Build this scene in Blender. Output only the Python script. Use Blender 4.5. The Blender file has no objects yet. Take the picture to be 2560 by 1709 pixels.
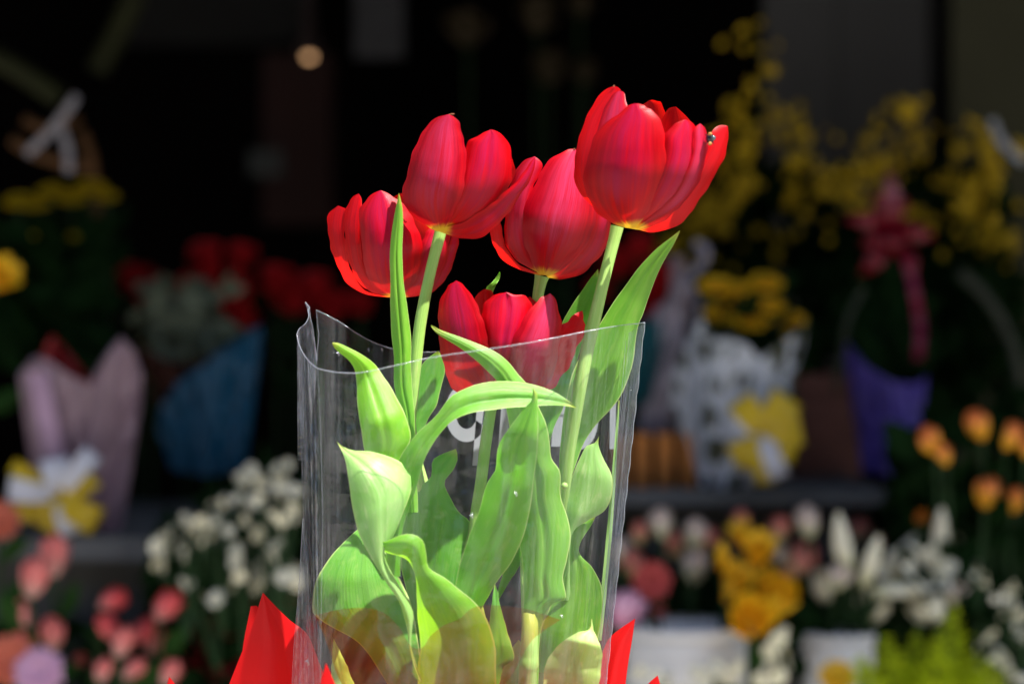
import bpy, math, random
import numpy as np
from mathutils import Vector, Matrix, Euler, noise as mnoise
random.seed(7)
R_ = math.radians
sc = bpy.context.scene
col = sc.collection

# ------------------------------------------------------------------ camera
W_SRC, H_SRC = 2560.0, 1709.0
D0, CAM_Z = 1.12, 1.2                    # the tulips stand 1.12 m from the lens
K = 0.47 / W_SRC / D0                    # metres per photo pixel per metre of distance
cam_d = bpy.data.cameras.new('camera'); cam = bpy.data.objects.new('camera', cam_d); col.objects.link(cam)
cam.location = (0, -D0, CAM_Z); cam.rotation_euler = (R_(90), 0, 0)
cam_d.sensor_width = 36; cam_d.lens = 36 * D0 / 0.47
cam_d.clip_start = 0.05; cam_d.clip_end = 200
cam_d.dof.use_dof = True; cam_d.dof.focus_distance = D0; cam_d.dof.aperture_fstop = 5.2
cam_d.dof.aperture_blades = 0
sc.camera = cam

# ------------------------------------------------------------------ world, sun, exposure
SUN_EL, SUN_AZ = 61.0, 124.0              # azimuth measured from +Y (into the shop) towards +X
w = bpy.data.worlds.new("World"); sc.world = w; w.use_nodes = True
nt = w.node_tree; bg = nt.nodes['Background']
sky = nt.nodes.new('ShaderNodeTexSky'); sky.sky_type = 'NISHITA'; sky.sun_disc = False
sky.sun_elevation = R_(SUN_EL); sky.sun_rotation = R_(SUN_AZ)
nt.links.new(sky.outputs[0], bg.inputs[0]); bg.inputs[1].default_value = 0.07
sd = bpy.data.lights.new('sun', 'SUN'); sd.energy = 4.6; sd.angle = R_(0.5); sd.color = (1.0, 0.955, 0.89)
sun = bpy.data.objects.new('sun', sd); col.objects.link(sun)
el, az = R_(SUN_EL), R_(SUN_AZ)
to_sun = Vector((math.sin(az) * math.cos(el), math.cos(az) * math.cos(el), math.sin(el)))
sun.rotation_euler = to_sun.to_track_quat('Z', 'Y').to_euler(); sun.location = to_sun * 8
sc.view_settings.view_transform = 'Standard'; sc.view_settings.look = 'None'
sc.view_settings.exposure = 1.85; sc.view_settings.gamma = 1.0
sc.render.engine = 'CYCLES'
sc.cycles.max_bounces = 10; sc.cycles.transparent_max_bounces = 24
sc.cycles.transmission_bounces = 8; sc.cycles.diffuse_bounces = 4

# ------------------------------------------------------------------ helpers
def P(px, py, y):
    D = D0 + y
    return ((px - W_SRC / 2) * D * K, y, CAM_Z - (py - H_SRC / 2) * D * K)

def tag(o, label=None, cat=None, group=None, kind=None):
    if label: o['label'] = label
    if cat: o['category'] = cat
    if group: o['group'] = group
    if kind: o['kind'] = kind
    return o

def thing(name, label, cat, loc, group=None):
    o = bpy.data.objects.new(name, None); col.objects.link(o)
    o.empty_display_size = 0.01; o.location = loc
    return tag(o, label, cat, group)

def resample(pts, n, smooth=True):
    a = np.array([tuple(p) for p in pts], float)
    if len(a) == 1: return np.repeat(a, n, 0)
    d = np.linalg.norm(np.diff(a[:, :2], axis=0), axis=1) + 1e-6
    t = np.concatenate([[0], np.cumsum(d)]); t /= t[-1]
    q = np.linspace(0, 1, n)
    if not smooth or len(a) == 2:
        return np.stack([np.interp(q, t, a[:, i]) for i in range(a.shape[1])], 1)
    m = np.zeros_like(a)
    m[1:-1] = (a[2:] - a[:-2]) / (t[2:] - t[:-2])[:, None]
    m[0] = (a[1] - a[0]) / (t[1] - t[0]); m[-1] = (a[-1] - a[-2]) / (t[-1] - t[-2])
    out = []
    for x in q:
        i = min(np.searchsorted(t, x, side='right') - 1, len(t) - 2); h = t[i + 1] - t[i]; s = (x - t[i]) / h
        out.append((2*s**3-3*s**2+1)*a[i] + (s**3-2*s**2+s)*h*m[i] + (-2*s**3+3*s**2)*a[i+1] + (s**3-s**2)*h*m[i+1])
    return np.array(out)

class MB:
    def __init__(s): s.v, s.f, s.uv, s.n = [], [], [], 0
    def grid(s, P3, uv=None, closed=False):
        """P3: rows x cols of 3D points"""
        nr, nc = len(P3), len(P3[0]); b = len(s.v)
        for r in range(nr):
            for c in range(nc): s.v.append(tuple(P3[r][c]))
        for r in range(nr - 1):
            for c in range(nc if closed else nc - 1):
                c2 = (c + 1) % nc
                s.f.append((b + r*nc + c, b + r*nc + c2, b + (r+1)*nc + c2, b + (r+1)*nc + c))
                u0, u1 = c / max(1, (nc if closed else nc - 1)), (c + 1) / max(1, (nc if closed else nc - 1))
                v0, v1 = r / (nr - 1), (r + 1) / (nr - 1)
                s.uv.append(((u0, v0), (u1, v0), (u1, v1), (u0, v1)))
        return s
    def face(s, pts):
        b = len(s.v); s.v += [tuple(p) for p in pts]; s.f.append(tuple(range(b, b + len(pts))))
        s.uv.append(tuple((0.5, 0.5) for _ in pts)); return s
    def tube(s, pts, rad, n=10, smooth=True, nseg=None, cap=True):
        pts = [Vector(p) for p in pts]
        if nseg:
            if not hasattr(rad, '__len__'): rad = [rad] * len(pts)
            a = resample([(p.x + 1e-7, p.z, p.y, r) for p, r in zip(pts, rad)], nseg, smooth)
            pts = [Vector((q[0], q[2], q[1])) for q in a]; rad = [q[3] for q in a]
        if not hasattr(rad, '__len__'): rad = [rad] * len(pts)
        rows = []; up = Vector((0.13, 0.9, 0.2))
        for i, p in enumerate(pts):
            t = (pts[min(i + 1, len(pts) - 1)] - pts[max(i - 1, 0)]).normalized()
            a = t.cross(up).normalized(); b2 = a.cross(t).normalized(); up = b2
            rows.append([p + (a * math.cos(2*math.pi*k/n) + b2 * math.sin(2*math.pi*k/n)) * rad[i] for k in range(n)])
        s.grid(rows, closed=True)
        if cap: s.face(rows[0]); s.face(rows[-1][::-1])
        return s
    def lathe(s, prof, c=(0, 0, 0), n=28, sx=1, sy=1, jit=None):
        rows = []
        for r, z in prof:
            rows.append([(c[0] + sx*r*math.cos(2*math.pi*k/n)*(1 + (jit(k, z) if jit else 0)),
                          c[1] + sy*r*math.sin(2*math.pi*k/n)*(1 + (jit(k, z) if jit else 0)), c[2] + z) for k in range(n)])
        return s.grid(rows, closed=True)
    def ball(s, c, r, n=12, m=8):
        if not hasattr(r, '__len__'): r = (r, r, r)
        rows = []
        for i in range(m + 1):
            th = math.pi * i / m
            rr = max(math.sin(th), 0.02)
            rows.append([(c[0] + r[0]*rr*math.cos(2*math.pi*k/n), c[1] + r[1]*rr*math.sin(2*math.pi*k/n), c[2] - r[2]*math.cos(th)) for k in range(n)])
        return s.grid(rows, closed=True)
    def box(s, x0, x1, y0, y1, z0, z1):
        b = len(s.v)
        s.v += [(x0,y0,z0),(x1,y0,z0),(x1,y1,z0),(x0,y1,z0),(x0,y0,z1),(x1,y0,z1),(x1,y1,z1),(x0,y1,z1)]
        for f in ((0,3,2,1),(4,5,6,7),(0,1,5,4),(1,2,6,5),(2,3,7,6),(3,0,4,7)):
            s.f.append(tuple(b + i for i in f)); s.uv.append(((0,0),(1,0),(1,1),(0,1)))
        return s
    def mesh(s, name, m, smooth=True, origin=(0, 0, 0)):
        me = bpy.data.meshes.new(name); o = Vector(origin)
        me.from_pydata([tuple(Vector(v) - o) for v in s.v], [], s.f)
        ul = me.uv_layers.new(name='UVMap'); i = 0; flat = []
        for u in s.uv:
            for q in u: flat += [q[0], q[1]]
        ul.data.foreach_set('uv', flat)
        if smooth: me.polygons.foreach_set('use_smooth', [True] * len(me.polygons))
        me.materials.append(m); me.update(); return me
    def build(s, name, m, parent=None, smooth=True, origin=None):
        """world coordinates in; the mesh is stored relative to its parent"""
        org = Vector(parent.location) if parent is not None and origin is None else Vector(origin or (0, 0, 0))
        if parent is not None and parent.parent is not None and origin is None:
            org = Vector(parent.location) + Vector(parent.parent.location)
        o = bpy.data.objects.new(name, s.mesh(name, m, smooth, org)); col.objects.link(o)
        if parent is not None: o.parent = parent
        elif origin is not None: o.location = origin
        return o

# ------------------------------------------------------------------ materials
def nodes(name):
    m = bpy.data.materials.new(name); m.use_nodes = True
    nt = m.node_tree; nt.nodes.clear()
    out = nt.nodes.new('ShaderNodeOutputMaterial')
    return m, nt, out
def N(nt, t, **kw):
    n = nt.nodes.new(t)
    for k, v in kw.items():
        if k.startswith('_'): setattr(n, k[1:], v)
        else: n.inputs[k.replace('9', ' ')].default_value = v
    return n
def rgba(c): return (c[0], c[1], c[2], 1)
def math_(nt, op, a, b=None, clamp=False):
    n = nt.nodes.new('ShaderNodeMath'); n.operation = op; n.use_clamp = clamp
    for i, x in enumerate((a, b)):
        if x is None: continue
        if isinstance(x, (int, float)): n.inputs[i].default_value = x
        else: nt.links.new(x, n.inputs[i])
    return n.outputs[0]
def mixc(nt, f, a, b):
    n = nt.nodes.new('ShaderNodeMix'); n.data_type = 'RGBA'
    for i, x in ((0, f), (6, a), (7, b)):
        if isinstance(x, (int, float)): n.inputs[i].default_value = x
        elif isinstance(x, tuple): n.inputs[i].default_value = rgba(x)
        else: nt.links.new(x, n.inputs[i])
    return n.outputs[2]
def ramp(nt, x, lo, hi):
    n = nt.nodes.new('ShaderNodeMapRange'); n.interpolation_type = 'SMOOTHSTEP'
    n.inputs[1].default_value = lo; n.inputs[2].default_value = hi
    nt.links.new(x, n.inputs[0]); return n.outputs[0]
def uvw(nt, su, sv, off=0.0):
    tc = nt.nodes.new('ShaderNodeTexCoord'); mp = nt.nodes.new('ShaderNodeMapping')
    mp.inputs['Scale'].default_value = (su, sv, 1); mp.inputs['Location'].default_value = (off, off * 1.7, off)
    nt.links.new(tc.outputs['UV'], mp.inputs[0])
    ob = nt.nodes.new('ShaderNodeObjectInfo')
    ad = nt.nodes.new('ShaderNodeVectorMath'); ad.operation = 'ADD'
    sc_ = nt.nodes.new('ShaderNodeMath'); sc_.operation = 'MULTIPLY'; sc_.inputs[1].default_value = 37.0
    nt.links.new(ob.outputs['Random'], sc_.inputs[0])
    nt.links.new(mp.outputs[0], ad.inputs[0]); nt.links.new(sc_.outputs[0], ad.inputs[1])
    return ad.outputs[0], tc
def noise(nt, vec, scale=1.0, detail=3.0, rough=0.55):
    n = nt.nodes.new('ShaderNodeTexNoise'); n.inputs['Scale'].default_value = scale
    n.inputs['Detail'].default_value = detail; n.inputs['Roughness'].default_value = rough
    if vec is not None: nt.links.new(vec, n.inputs['Vector'])
    return n.outputs['Fac']

def petal_mat(name, red, bloom, sheen, trans, tcol, yellow=1.0, seed=0.0):
    m, nt, out = nodes(name)
    v1, tc = uvw(nt, 15, 1.1, seed); v2, _ = uvw(nt, 3.0, 2.2, seed + 3); v3, _ = uvw(nt, 90, 5, seed + 9)
    sep = nt.nodes.new('ShaderNodeSeparateXYZ'); nt.links.new(tc.outputs['UV'], sep.inputs[0])
    u, v = sep.outputs[0], sep.outputs[1]
    du = math_(nt, 'ABSOLUTE', math_(nt, 'SUBTRACT', u, 0.5))
    n1, n2, n3 = noise(nt, v1, 1, 7, 0.68), noise(nt, v2, 1, 3), noise(nt, v3, 1, 2)
    band = math_(nt, 'SUBTRACT', 1.0, ramp(nt, math_(nt, 'ADD', du, math_(nt, 'MULTIPLY', math_(nt, 'SUBTRACT', n1, 0.5), 0.40)), 0.08, 0.43))
    top = ramp(nt, math_(nt, 'ADD', v, math_(nt, 'MULTIPLY', math_(nt, 'SUBTRACT', n1, 0.5), 0.5)), 0.16, 0.42)
    st = ramp(nt, math_(nt, 'ADD', math_(nt, 'MULTIPLY', n1, 0.6), math_(nt, 'MULTIPLY', n3, 0.4)), 0.30, 0.62)
    blot = ramp(nt, n2, 0.25, 0.6)
    f = math_(nt, 'MULTIPLY', math_(nt, 'MULTIPLY', band, top), math_(nt, 'MULTIPLY', math_(nt, 'ADD', math_(nt, 'MULTIPLY', st, 0.85), 0.15), math_(nt, 'ADD', math_(nt, 'MULTIPLY', blot, 0.5), 0.5)))
    f = math_(nt, 'MULTIPLY', f, sheen, True)
    deep = mixc(nt, ramp(nt, n1, 0.35, 0.65), red, (red[0]*0.6, red[1]*0.4, red[2]*1.3))
    c = mixc(nt, f, deep, bloom)
    # yellow at the foot of the petal
    yf = math_(nt, 'SUBTRACT', 1.0, ramp(nt, math_(nt, 'ADD', v, math_(nt, 'MULTIPLY', math_(nt, 'SUBTRACT', n1, 0.5), 0.10)), 0.022, 0.095))
    yf = math_(nt, 'MULTIPLY', yf, yellow)
    c = mixc(nt, yf, c, (0.62, 0.40, 0.02))
    bs = nt.nodes.new('ShaderNodeBsdfPrincipled')
    nt.links.new(c, bs.inputs['Base Color'])
    bs.inputs['Roughness'].default_value = 0.33; bs.inputs['Specular IOR Level'].default_value = 0.16
    bs.inputs['Sheen Weight'].default_value = 0.0; bs.inputs['Sheen Roughness'].default_value = 0.4
    tr = nt.nodes.new('ShaderNodeBsdfTranslucent')
    nt.links.new(mixc(nt, yf, tcol, (0.8, 0.45, 0.02)), tr.inputs[0])
    mx = nt.nodes.new('ShaderNodeMixShader'); mx.inputs[0].default_value = trans
    nt.links.new(bs.outputs[0], mx.inputs[1]); nt.links.new(tr.outputs[0], mx.inputs[2])
    bp = nt.nodes.new('ShaderNodeBump'); bp.inputs['Strength'].default_value = 0.22; bp.inputs['Distance'].default_value = 0.0012
    nt.links.new(math_(nt, 'ADD', n1, math_(nt, 'MULTIPLY', n3, 0.35)), bp.inputs['Height'])
    nt.links.new(bp.outputs[0], bs.inputs['Normal']); nt.links.new(bp.outputs[0], tr.inputs['Normal'])
    nt.links.new(mx.outputs[0], out.inputs[0]); return m

def leaf_mat(name, c1, c2, tcol, trans=0.4, edge=(0.5, 0.62, 0.2), rough=0.42, tipc=(0.45, 0.42, 0.06)):
    m, nt, out = nodes(name)
    v1, tc = uvw(nt, 40, 1.0); v2, _ = uvw(nt, 4, 3.0, 5)
    sep = nt.nodes.new('ShaderNodeSeparateXYZ'); nt.links.new(tc.outputs['UV'], sep.inputs[0])
    u, v = sep.outputs[0], sep.outputs[1]
    du = math_(nt, 'ABSOLUTE', math_(nt, 'SUBTRACT', u, 0.5))
    n1, n2 = noise(nt, v1, 1, 4, 0.6), noise(nt, v2, 1, 3)
    c = mixc(nt, ramp(nt, math_(nt, 'ADD', math_(nt, 'MULTIPLY', n1, 0.5), math_(nt, 'MULTIPLY', n2, 0.5)), 0.36, 0.64), c1, c2)
    v5, _ = uvw(nt, 9, 14, 11); n5 = noise(nt, v5, 1, 5, 0.65)
    c = mixc(nt, math_(nt, 'MULTIPLY', ramp(nt, n5, 0.52, 0.70), 0.35), c, (min(1, c2[0]*1.9 + .04), min(1, c2[1]*1.2), c2[2]*1.9 + .03))
    c = mixc(nt, math_(nt, 'MULTIPLY', math_(nt, 'SUBTRACT', 1.0, ramp(nt, n5, 0.27, 0.37)), 0.4), c, (c1[0]*.9, c1[1]*.62, c1[2]*.6))
    c = mixc(nt, math_(nt, 'MULTIPLY', ramp(nt, du, 0.468, 0.49), 0.9), c, edge)
    c = mixc(nt, math_(nt, 'MULTIPLY', ramp(nt, v, 0.94, 1.0), 0.85), c, tipc)
    bs = nt.nodes.new('ShaderNodeBsdfPrincipled'); nt.links.new(c, bs.inputs['Base Color'])
    bs.inputs['Roughness'].default_value = rough; bs.inputs['Specular IOR Level'].default_value = 0.5
    tr = nt.nodes.new('ShaderNodeBsdfTranslucent')
    nt.links.new(mixc(nt, ramp(nt, n1, 0.3, 0.7), tcol, (tcol[0]*0.7, tcol[1]*0.8, tcol[2]*0.7)), tr.inputs[0])
    mx = nt.nodes.new('ShaderNodeMixShader'); mx.inputs[0].default_value = trans
    nt.links.new(bs.outputs[0], mx.inputs[1]); nt.links.new(tr.outputs[0], mx.inputs[2])
    bp = nt.nodes.new('ShaderNodeBump'); bp.inputs['Strength'].default_value = 0.3; bp.inputs['Distance'].default_value = 0.001
    nt.links.new(n1, bp.inputs['Height']); nt.links.new(bp.outputs[0], bs.inputs['Normal'])
    nt.links.new(mx.outputs[0], out.inputs[0]); return m

def simple(name, c, rough=0.6, var=0.25, scale=30.0, bump=0.0, spec=0.2, metal=0.0, trans=0.0, tcol=None, c2=None):
    m, nt, out = nodes(name)
    tc = nt.nodes.new('ShaderNodeTexCoord')
    n = noise(nt, tc.outputs['Object'], scale, 5, 0.6)
    cc = mixc(nt, ramp(nt, n, 0.3, 0.7), c, c2 or tuple(x * (1 - var) for x in c))
    bs = nt.nodes.new('ShaderNodeBsdfPrincipled'); nt.links.new(cc, bs.inputs['Base Color'])
    bs.inputs['Roughness'].default_value = rough; bs.inputs['Specular IOR Level'].default_value = spec
    bs.inputs['Metallic'].default_value = metal
    if bump:
        bp = nt.nodes.new('ShaderNodeBump'); bp.inputs['Strength'].default_value = bump; bp.inputs['Distance'].default_value = 0.004
        nt.links.new(n, bp.inputs['Height']); nt.links.new(bp.outputs[0], bs.inputs['Normal'])
    if trans:
        tr = nt.nodes.new('ShaderNodeBsdfTranslucent'); tr.inputs[0].default_value = rgba(tcol or c)
        mx = nt.nodes.new('ShaderNodeMixShader'); mx.inputs[0].default_value = trans
        nt.links.new(bs.outputs[0], mx.inputs[1]); nt.links.new(tr.outputs[0], mx.inputs[2]); nt.links.new(mx.outputs[0], out.inputs[0])
    else: nt.links.new(bs.outputs[0], out.inputs[0])
    return m

def two_tone(name, base, tip, lo=0.25, hi=0.8, rough=0.55, trans=0.25):
    """petal colour that changes from foot to tip (along the UV's v)"""
    m, nt, out = nodes(name)
    v1, tc = uvw(nt, 6, 2)
    sep = nt.nodes.new('ShaderNodeSeparateXYZ'); nt.links.new(tc.outputs['UV'], sep.inputs[0])
    n1 = noise(nt, v1, 1, 3)
    f = ramp(nt, math_(nt, 'ADD', sep.outputs[1], math_(nt, 'MULTIPLY', math_(nt, 'SUBTRACT', n1, 0.5), 0.4)), lo, hi)
    c = mixc(nt, f, base, tip)
    bs = nt.nodes.new('ShaderNodeBsdfPrincipled'); nt.links.new(c, bs.inputs['Base Color']); bs.inputs['Roughness'].default_value = rough
    tr = nt.nodes.new('ShaderNodeBsdfTranslucent'); nt.links.new(c, tr.inputs[0])
    mx = nt.nodes.new('ShaderNodeMixShader'); mx.inputs[0].default_value = trans
    nt.links.new(bs.outputs[0], mx.inputs[1]); nt.links.new(tr.outputs[0], mx.inputs[2]); nt.links.new(mx.outputs[0], out.inputs[0])
    return m

def plastic_mat(name, milk=0.05, streak=0.12, gl=0.10, tint=(0.93, 0.94, 0.96), seed=0.0, bump=0.4, su=40, sv=1.2, mcol=(0.72, 0.76, 0.86)):
    """clear cellophane: mostly see-through, a thin milky veil in streaks, and a glossy skin"""
    m, nt, out = nodes(name)
    v1, tc = uvw(nt, su, sv, seed); v2, _ = uvw(nt, 7, 2.5, seed + 4)
    n1, n2 = noise(nt, v1, 1, 4, 0.6), noise(nt, v2, 1, 4, 0.6)
    tp = nt.nodes.new('ShaderNodeBsdfTransparent'); tp.inputs[0].default_value = rgba(tint)
    df = nt.nodes.new('ShaderNodeBsdfDiffuse'); df.inputs[0].default_value = rgba(mcol)
    tr = nt.nodes.new('ShaderNodeBsdfTranslucent'); tr.inputs[0].default_value = rgba(mcol)
    ml = nt.nodes.new('ShaderNodeMixShader'); ml.inputs[0].default_value = 0.5
    nt.links.new(df.outputs[0], ml.inputs[1]); nt.links.new(tr.outputs[0], ml.inputs[2])
    f = math_(nt, 'ADD', math_(nt, 'MULTIPLY', math_(nt, 'MULTIPLY', ramp(nt, n1, 0.42, 0.75), ramp(nt, n2, 0.35, 0.7)), streak), milk, True)
    m1 = nt.nodes.new('ShaderNodeMixShader'); nt.links.new(f, m1.inputs[0])
    nt.links.new(tp.outputs[0], m1.inputs[1]); nt.links.new(ml.outputs[0], m1.inputs[2])
    gs = nt.nodes.new('ShaderNodeBsdfGlossy'); gs.inputs['Roughness'].default_value = 0.13
    lw = nt.nodes.new('ShaderNodeLayerWeight'); lw.inputs[0].default_value = 0.35
    g = math_(nt, 'ADD', math_(nt, 'MULTIPLY', lw.outputs['Facing'], gl * 3), gl * 0.45, True)
    m2 = nt.nodes.new('ShaderNodeMixShader'); nt.links.new(g, m2.inputs[0])
    nt.links.new(m1.outputs[0], m2.inputs[1]); nt.links.new(gs.outputs[0], m2.inputs[2])
    bp = nt.nodes.new('ShaderNodeBump'); bp.inputs['Strength'].default_value = bump; bp.inputs['Distance'].default_value = 0.004
    nt.links.new(math_(nt, 'ADD', n1, n2), bp.inputs['Height']); nt.links.new(bp.outputs[0], gs.inputs['Normal'])
    nt.links.new(m2.outputs[0], out.inputs[0]); return m

M = {}
M['petal'] = petal_mat('petal_outer', (0.46, 0.0006, 0.003), (0.33, 0.006, 0.045), 1.0, 0.20, (0.60, 0.004, 0.004))
M['petal_pale'] = petal_mat('petal_outer_pale', (0.40, 0.001, 0.006), (0.44, 0.026, 0.080), 1.0, 0.18, (0.60, 0.006, 0.006), seed=4.0)
M['petal_in'] = petal_mat('petal_inner', (0.50, 0.001, 0.002), (0.45, 0.012, 0.03), 0.4, 0.34, (1.0, 0.008, 0.004), yellow=0.6, seed=2.0)
M['stem'] = leaf_mat('tulip_stem', (0.27, 0.46, 0.09), (0.36, 0.56, 0.14), (0.4, 0.7, 0.08), 0.18, edge=(0.3, 0.45, 0.1), tipc=(0.45, 0.5, 0.2))
M['leaf_blue'] = leaf_mat('leaf_glaucous', (0.105, 0.32, 0.018), (0.20, 0.46, 0.04), (0.25, 0.78, 0.03), 0.40)
M['leaf_pale'] = leaf_mat('leaf_pale', (0.23, 0.48, 0.09), (0.35, 0.58, 0.17), (0.45, 0.80, 0.20), 0.38)
M['leaf_lime'] = leaf_mat('leaf_lime', (0.15, 0.42, 0.012), (0.23, 0.54, 0.03), (0.45, 0.90, 0.02), 0.5)
M['leaf_deep'] = leaf_mat('leaf_deep', (0.085, 0.33, 0.025), (0.15, 0.43, 0.04), (0.18, 0.60, 0.02), 0.42)
M['leaf_gold'] = leaf_mat('leaf_cream', (0.34, 0.52, 0.12), (0.48, 0.64, 0.22), (0.75, 0.85, 0.25), 0.38, tipc=(0.7, 0.68, 0.25))

# ------------------------------------------------------------------ surfaces drawn between two rails
def rail_grid(L, R, nv, nu, depth, smooth=True, jitter=0.0, seed=0):
    a, b = resample([p[:2] for p in L], nv, smooth), resample([p[:2] for p in R], nv, smooth)
    rnd = random.Random(seed); ph = [rnd.uniform(0, 6.28) for _ in range(6)]
    rows = []
    for i in range(nv):
        v = i / (nv - 1); row = []
        wpx = max(float(np.linalg.norm(a[i] - b[i])), 1e-3)
        for j in range(nu):
            s = j / (nu - 1); p = a[i] * (1 - s) + b[i] * s
            if jitter:
                e = abs(2*s - 1) ** 4 * jitter * min(1, wpx / 40)
                p = p + np.array([math.sin(v*23 + ph[0]) + 0.6*math.sin(v*51 + ph[1]), 0.6*math.sin(v*37 + ph[2])]) * e * (1 if s > .5 else -1)
            row.append(P(p[0], p[1], depth(p[0], p[1], s, v, wpx)))
        rows.append(row)
    return rows

def leaf(parent, L, R, ys, mat, cup=0.35, groove=0.05, twist=0.0, nv=44, nu=15, seed=0, label=None, jit=0.8, fold=None):
    ysr = list(ys); t = np.linspace(0, 1, len(ysr))
    def dep(px, py, s, v, w):
        hw = w / 2 * K * D0; q = 2*s - 1
        d = float(np.interp(v, t, ysr)) + cup * hw * q*q - groove * hw * math.exp(-(q/0.12)**2) * -1 + twist * hw * q
        d += 0.05 * hw * math.sin(v*9 + seed*1.3) * q + 0.0008 * math.sin(v*14 + seed) * abs(q)
        if fold: d += fold[1] * hw * max(0, (s - fold[0])) * 2
        return d
    m = MB().grid(rail_grid(L, R, nv, nu, dep, jitter=jit, seed=seed))
    o = m.build('leaf', M[mat], parent)
    if label: o['label'] = label
    return o

def petal(parent, fl, L, R, mat='petal', side=1, lay=0.0, cup=0.22, nv=48, nu=17, seed=0, crease=0.03, jit=1.7):
    cx0, by, Rr, H, yc, lean = fl
    def dep(px, py, s, v, w):
        h = (by - py) / H; hh = min(max(h, 0.0), 1.3)
        pr = 0.10 + 0.90 * math.sin(min(hh * 1.9, 1.0) * math.pi / 2) ** 0.8
        if hh > 0.6: pr *= 1 - 0.32 * ((hh - 0.6) / 0.6) ** 1.5
        rr = Rr * pr; t = abs(px - (cx0 + lean * hh)) / rr; t = t / (1 + t**6) ** (1/6)
        d = rr * math.sqrt(max(1 - t*t, 0.0)) * 0.92
        hw = w / 2 * K * D0; q = 2*s - 1
        y = yc - side * d * K * D0 - lay * K * D0 + cup * hw * q*q * (1 if side > 0 else -1)
        y += crease * hw * math.exp(-(q/0.1)**2) * side * min(1, v*2)
        y += 0.06 * hw * math.sin(v*7 + seed*2.1 + q*2.0) * abs(q)
        return y
    m = MB().grid(rail_grid(L, R, nv, nu, dep, jitter=jit, seed=seed + 11))
    return m.build('petal', M[mat], parent)

def stem(parent, pts, rads, n=14, nseg=60, mat='stem'):
    p3 = [P(*p) for p in pts]
    if not hasattr(rads, '__len__'): rads = [rads] * len(pts)
    return MB().tube(p3, [r * K * (D0 + p[2]) for r, p in zip(rads, pts)], n, nseg=nseg).build('stem', M[mat], parent)
# ================================================================== THE TULIPS
GT = 'red tulips in the clear sleeve'
# --- tulip A, low at the left
A = thing('tulip', 'leftmost red tulip, half hidden by an upright leaf and a stem', 'tulip', P(1200, 2300, .01), GT)
fa = (985, 743, 162, 265, .014, 0)
petal(A, fa, [(985,738),(940,640),(950,540),(975,500),(1003,483)], [(1000,738),(1080,680),(1090,600),(1060,540),(1033,505),(1003,483)], 'petal_in', -1, -10, seed=1)
petal(A, fa, [(1000,742),(1060,722),(1100,680),(1118,630),(1128,594),(1132,560)], [(1000,745),(1072,734),(1104,711),(1128,671),(1142,627),(1146,590),(1132,560)], 'petal', 1, -14, seed=2)
petal(A, fa, [(995,740),(1020,700),(1045,640),(1060,590),(1095,548)], [(1000,743),(1068,733),(1093,706),(1113,660),(1125,600),(1118,570),(1095,548)], 'petal_pale', 1, -4, seed=3)
petal(A, fa, [(985,744),(925,738),(898,729),(863,702),(839,654),(820,587),(819,550),(826,530),(845,514)], [(985,743),(914,726),(880,680),(864,610),(862,559),(866,522),(860,519),(845,514)], 'petal_in', 1, 2, seed=4)
petal(A, fa, [(985,742),(918,722),(885,690),(865,615),(859,559),(871,504),(884,490),(897,484)], [(985,740),(930,700),(905,640),(902,570),(907,514),(904,496),(897,484)], 'petal_in', 1, 9, seed=5)
petal(A, fa, [(975,742),(926,727),(899,690),(885,634),(885,575),(891,536),(914,500),(935,482),(951,475.6)], [(1000,742),(1020,726),(1037,706),(1053,654),(1053,599),(1033,547),(1005,508),(976,486),(951,475.6)], 'petal', 1, 18, seed=6)
stem(A, [(992,744,.012),(1000,900,.012),(1030,1100,.015),(1120,1400,.015),(1190,1720,.01),(1200,2300,.01)], 12)
leaf(A, [(1010,1280),(1023,1095),(1030,1000),(1045,930),(1070,895),(1095,876)], [(1045,1280),(1065,1061),(1091,1012),(1105,960),(1112,930),(1108,895),(1095,876)], (.01,.012,.012), 'leaf_deep', seed=2)
leaf(A, [(1025,1700),(1018,1500),(1002,1400),(1006,1300),(1036,1226),(1062,1206),(1077,1190),(1081,1151),(1110,1133),(1140,1121)], [(1130,1700),(1142,1456),(1160,1380),(1176,1307),(1149,1282),(1131,1253),(1112,1207),(1132,1175),(1144,1144),(1140,1121)], (.005,.0,-.004,-.008), 'leaf_deep', seed=5)
leaf(A, [(1000,1760),(900,1610),(786,1537),(782,1489),(793,1446),(817,1403),(853,1360),(892,1325),(925,1300)], [(1070,1760),(1045,1600),(1025,1500),(985,1420),(950,1350),(925,1300)], (-.01,-.012,-.01,0.0), 'leaf_deep', cup=.2, seed=6)

# --- tulip B, top left of centre
B = thing('tulip', 'tall red tulip left of centre with one petal falling open to the right', 'tulip', P(1230, 2300, 0), GT)
fb = (1108, 590, 128, 300, -.012, 70)
petal(B, fb, [(1110,570),(1160,500),(1180,420),(1230,380),(1265,385)], [(1125,570),(1230,520),(1275,460),(1288,425),(1282,398),(1265,385)], 'petal_in', -1, -4, seed=1)
petal(B, fb, [(1108,574),(1122,530),(1142,470),(1155,400),(1170,356),(1199,337),(1226,324)], [(1125,574),(1200,547),(1255,497),(1277,449),(1281,401),(1272,362),(1255,336),(1241,327),(1226,324)], 'petal', 1, 2, cup=.4, seed=2, crease=.12)
petal(B, fb, [(1108,570),(1155,556),(1195,532),(1234,504),(1266,476),(1290,453),(1313,425),(1329,401),(1339,392)], [(1100,580),(1128,590),(1160,597),(1195,595),(1227,579),(1262,544),(1299,492),(1325,450),(1338,411),(1339,392)], 'petal', 1, 14, cup=.5, seed=3)
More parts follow.
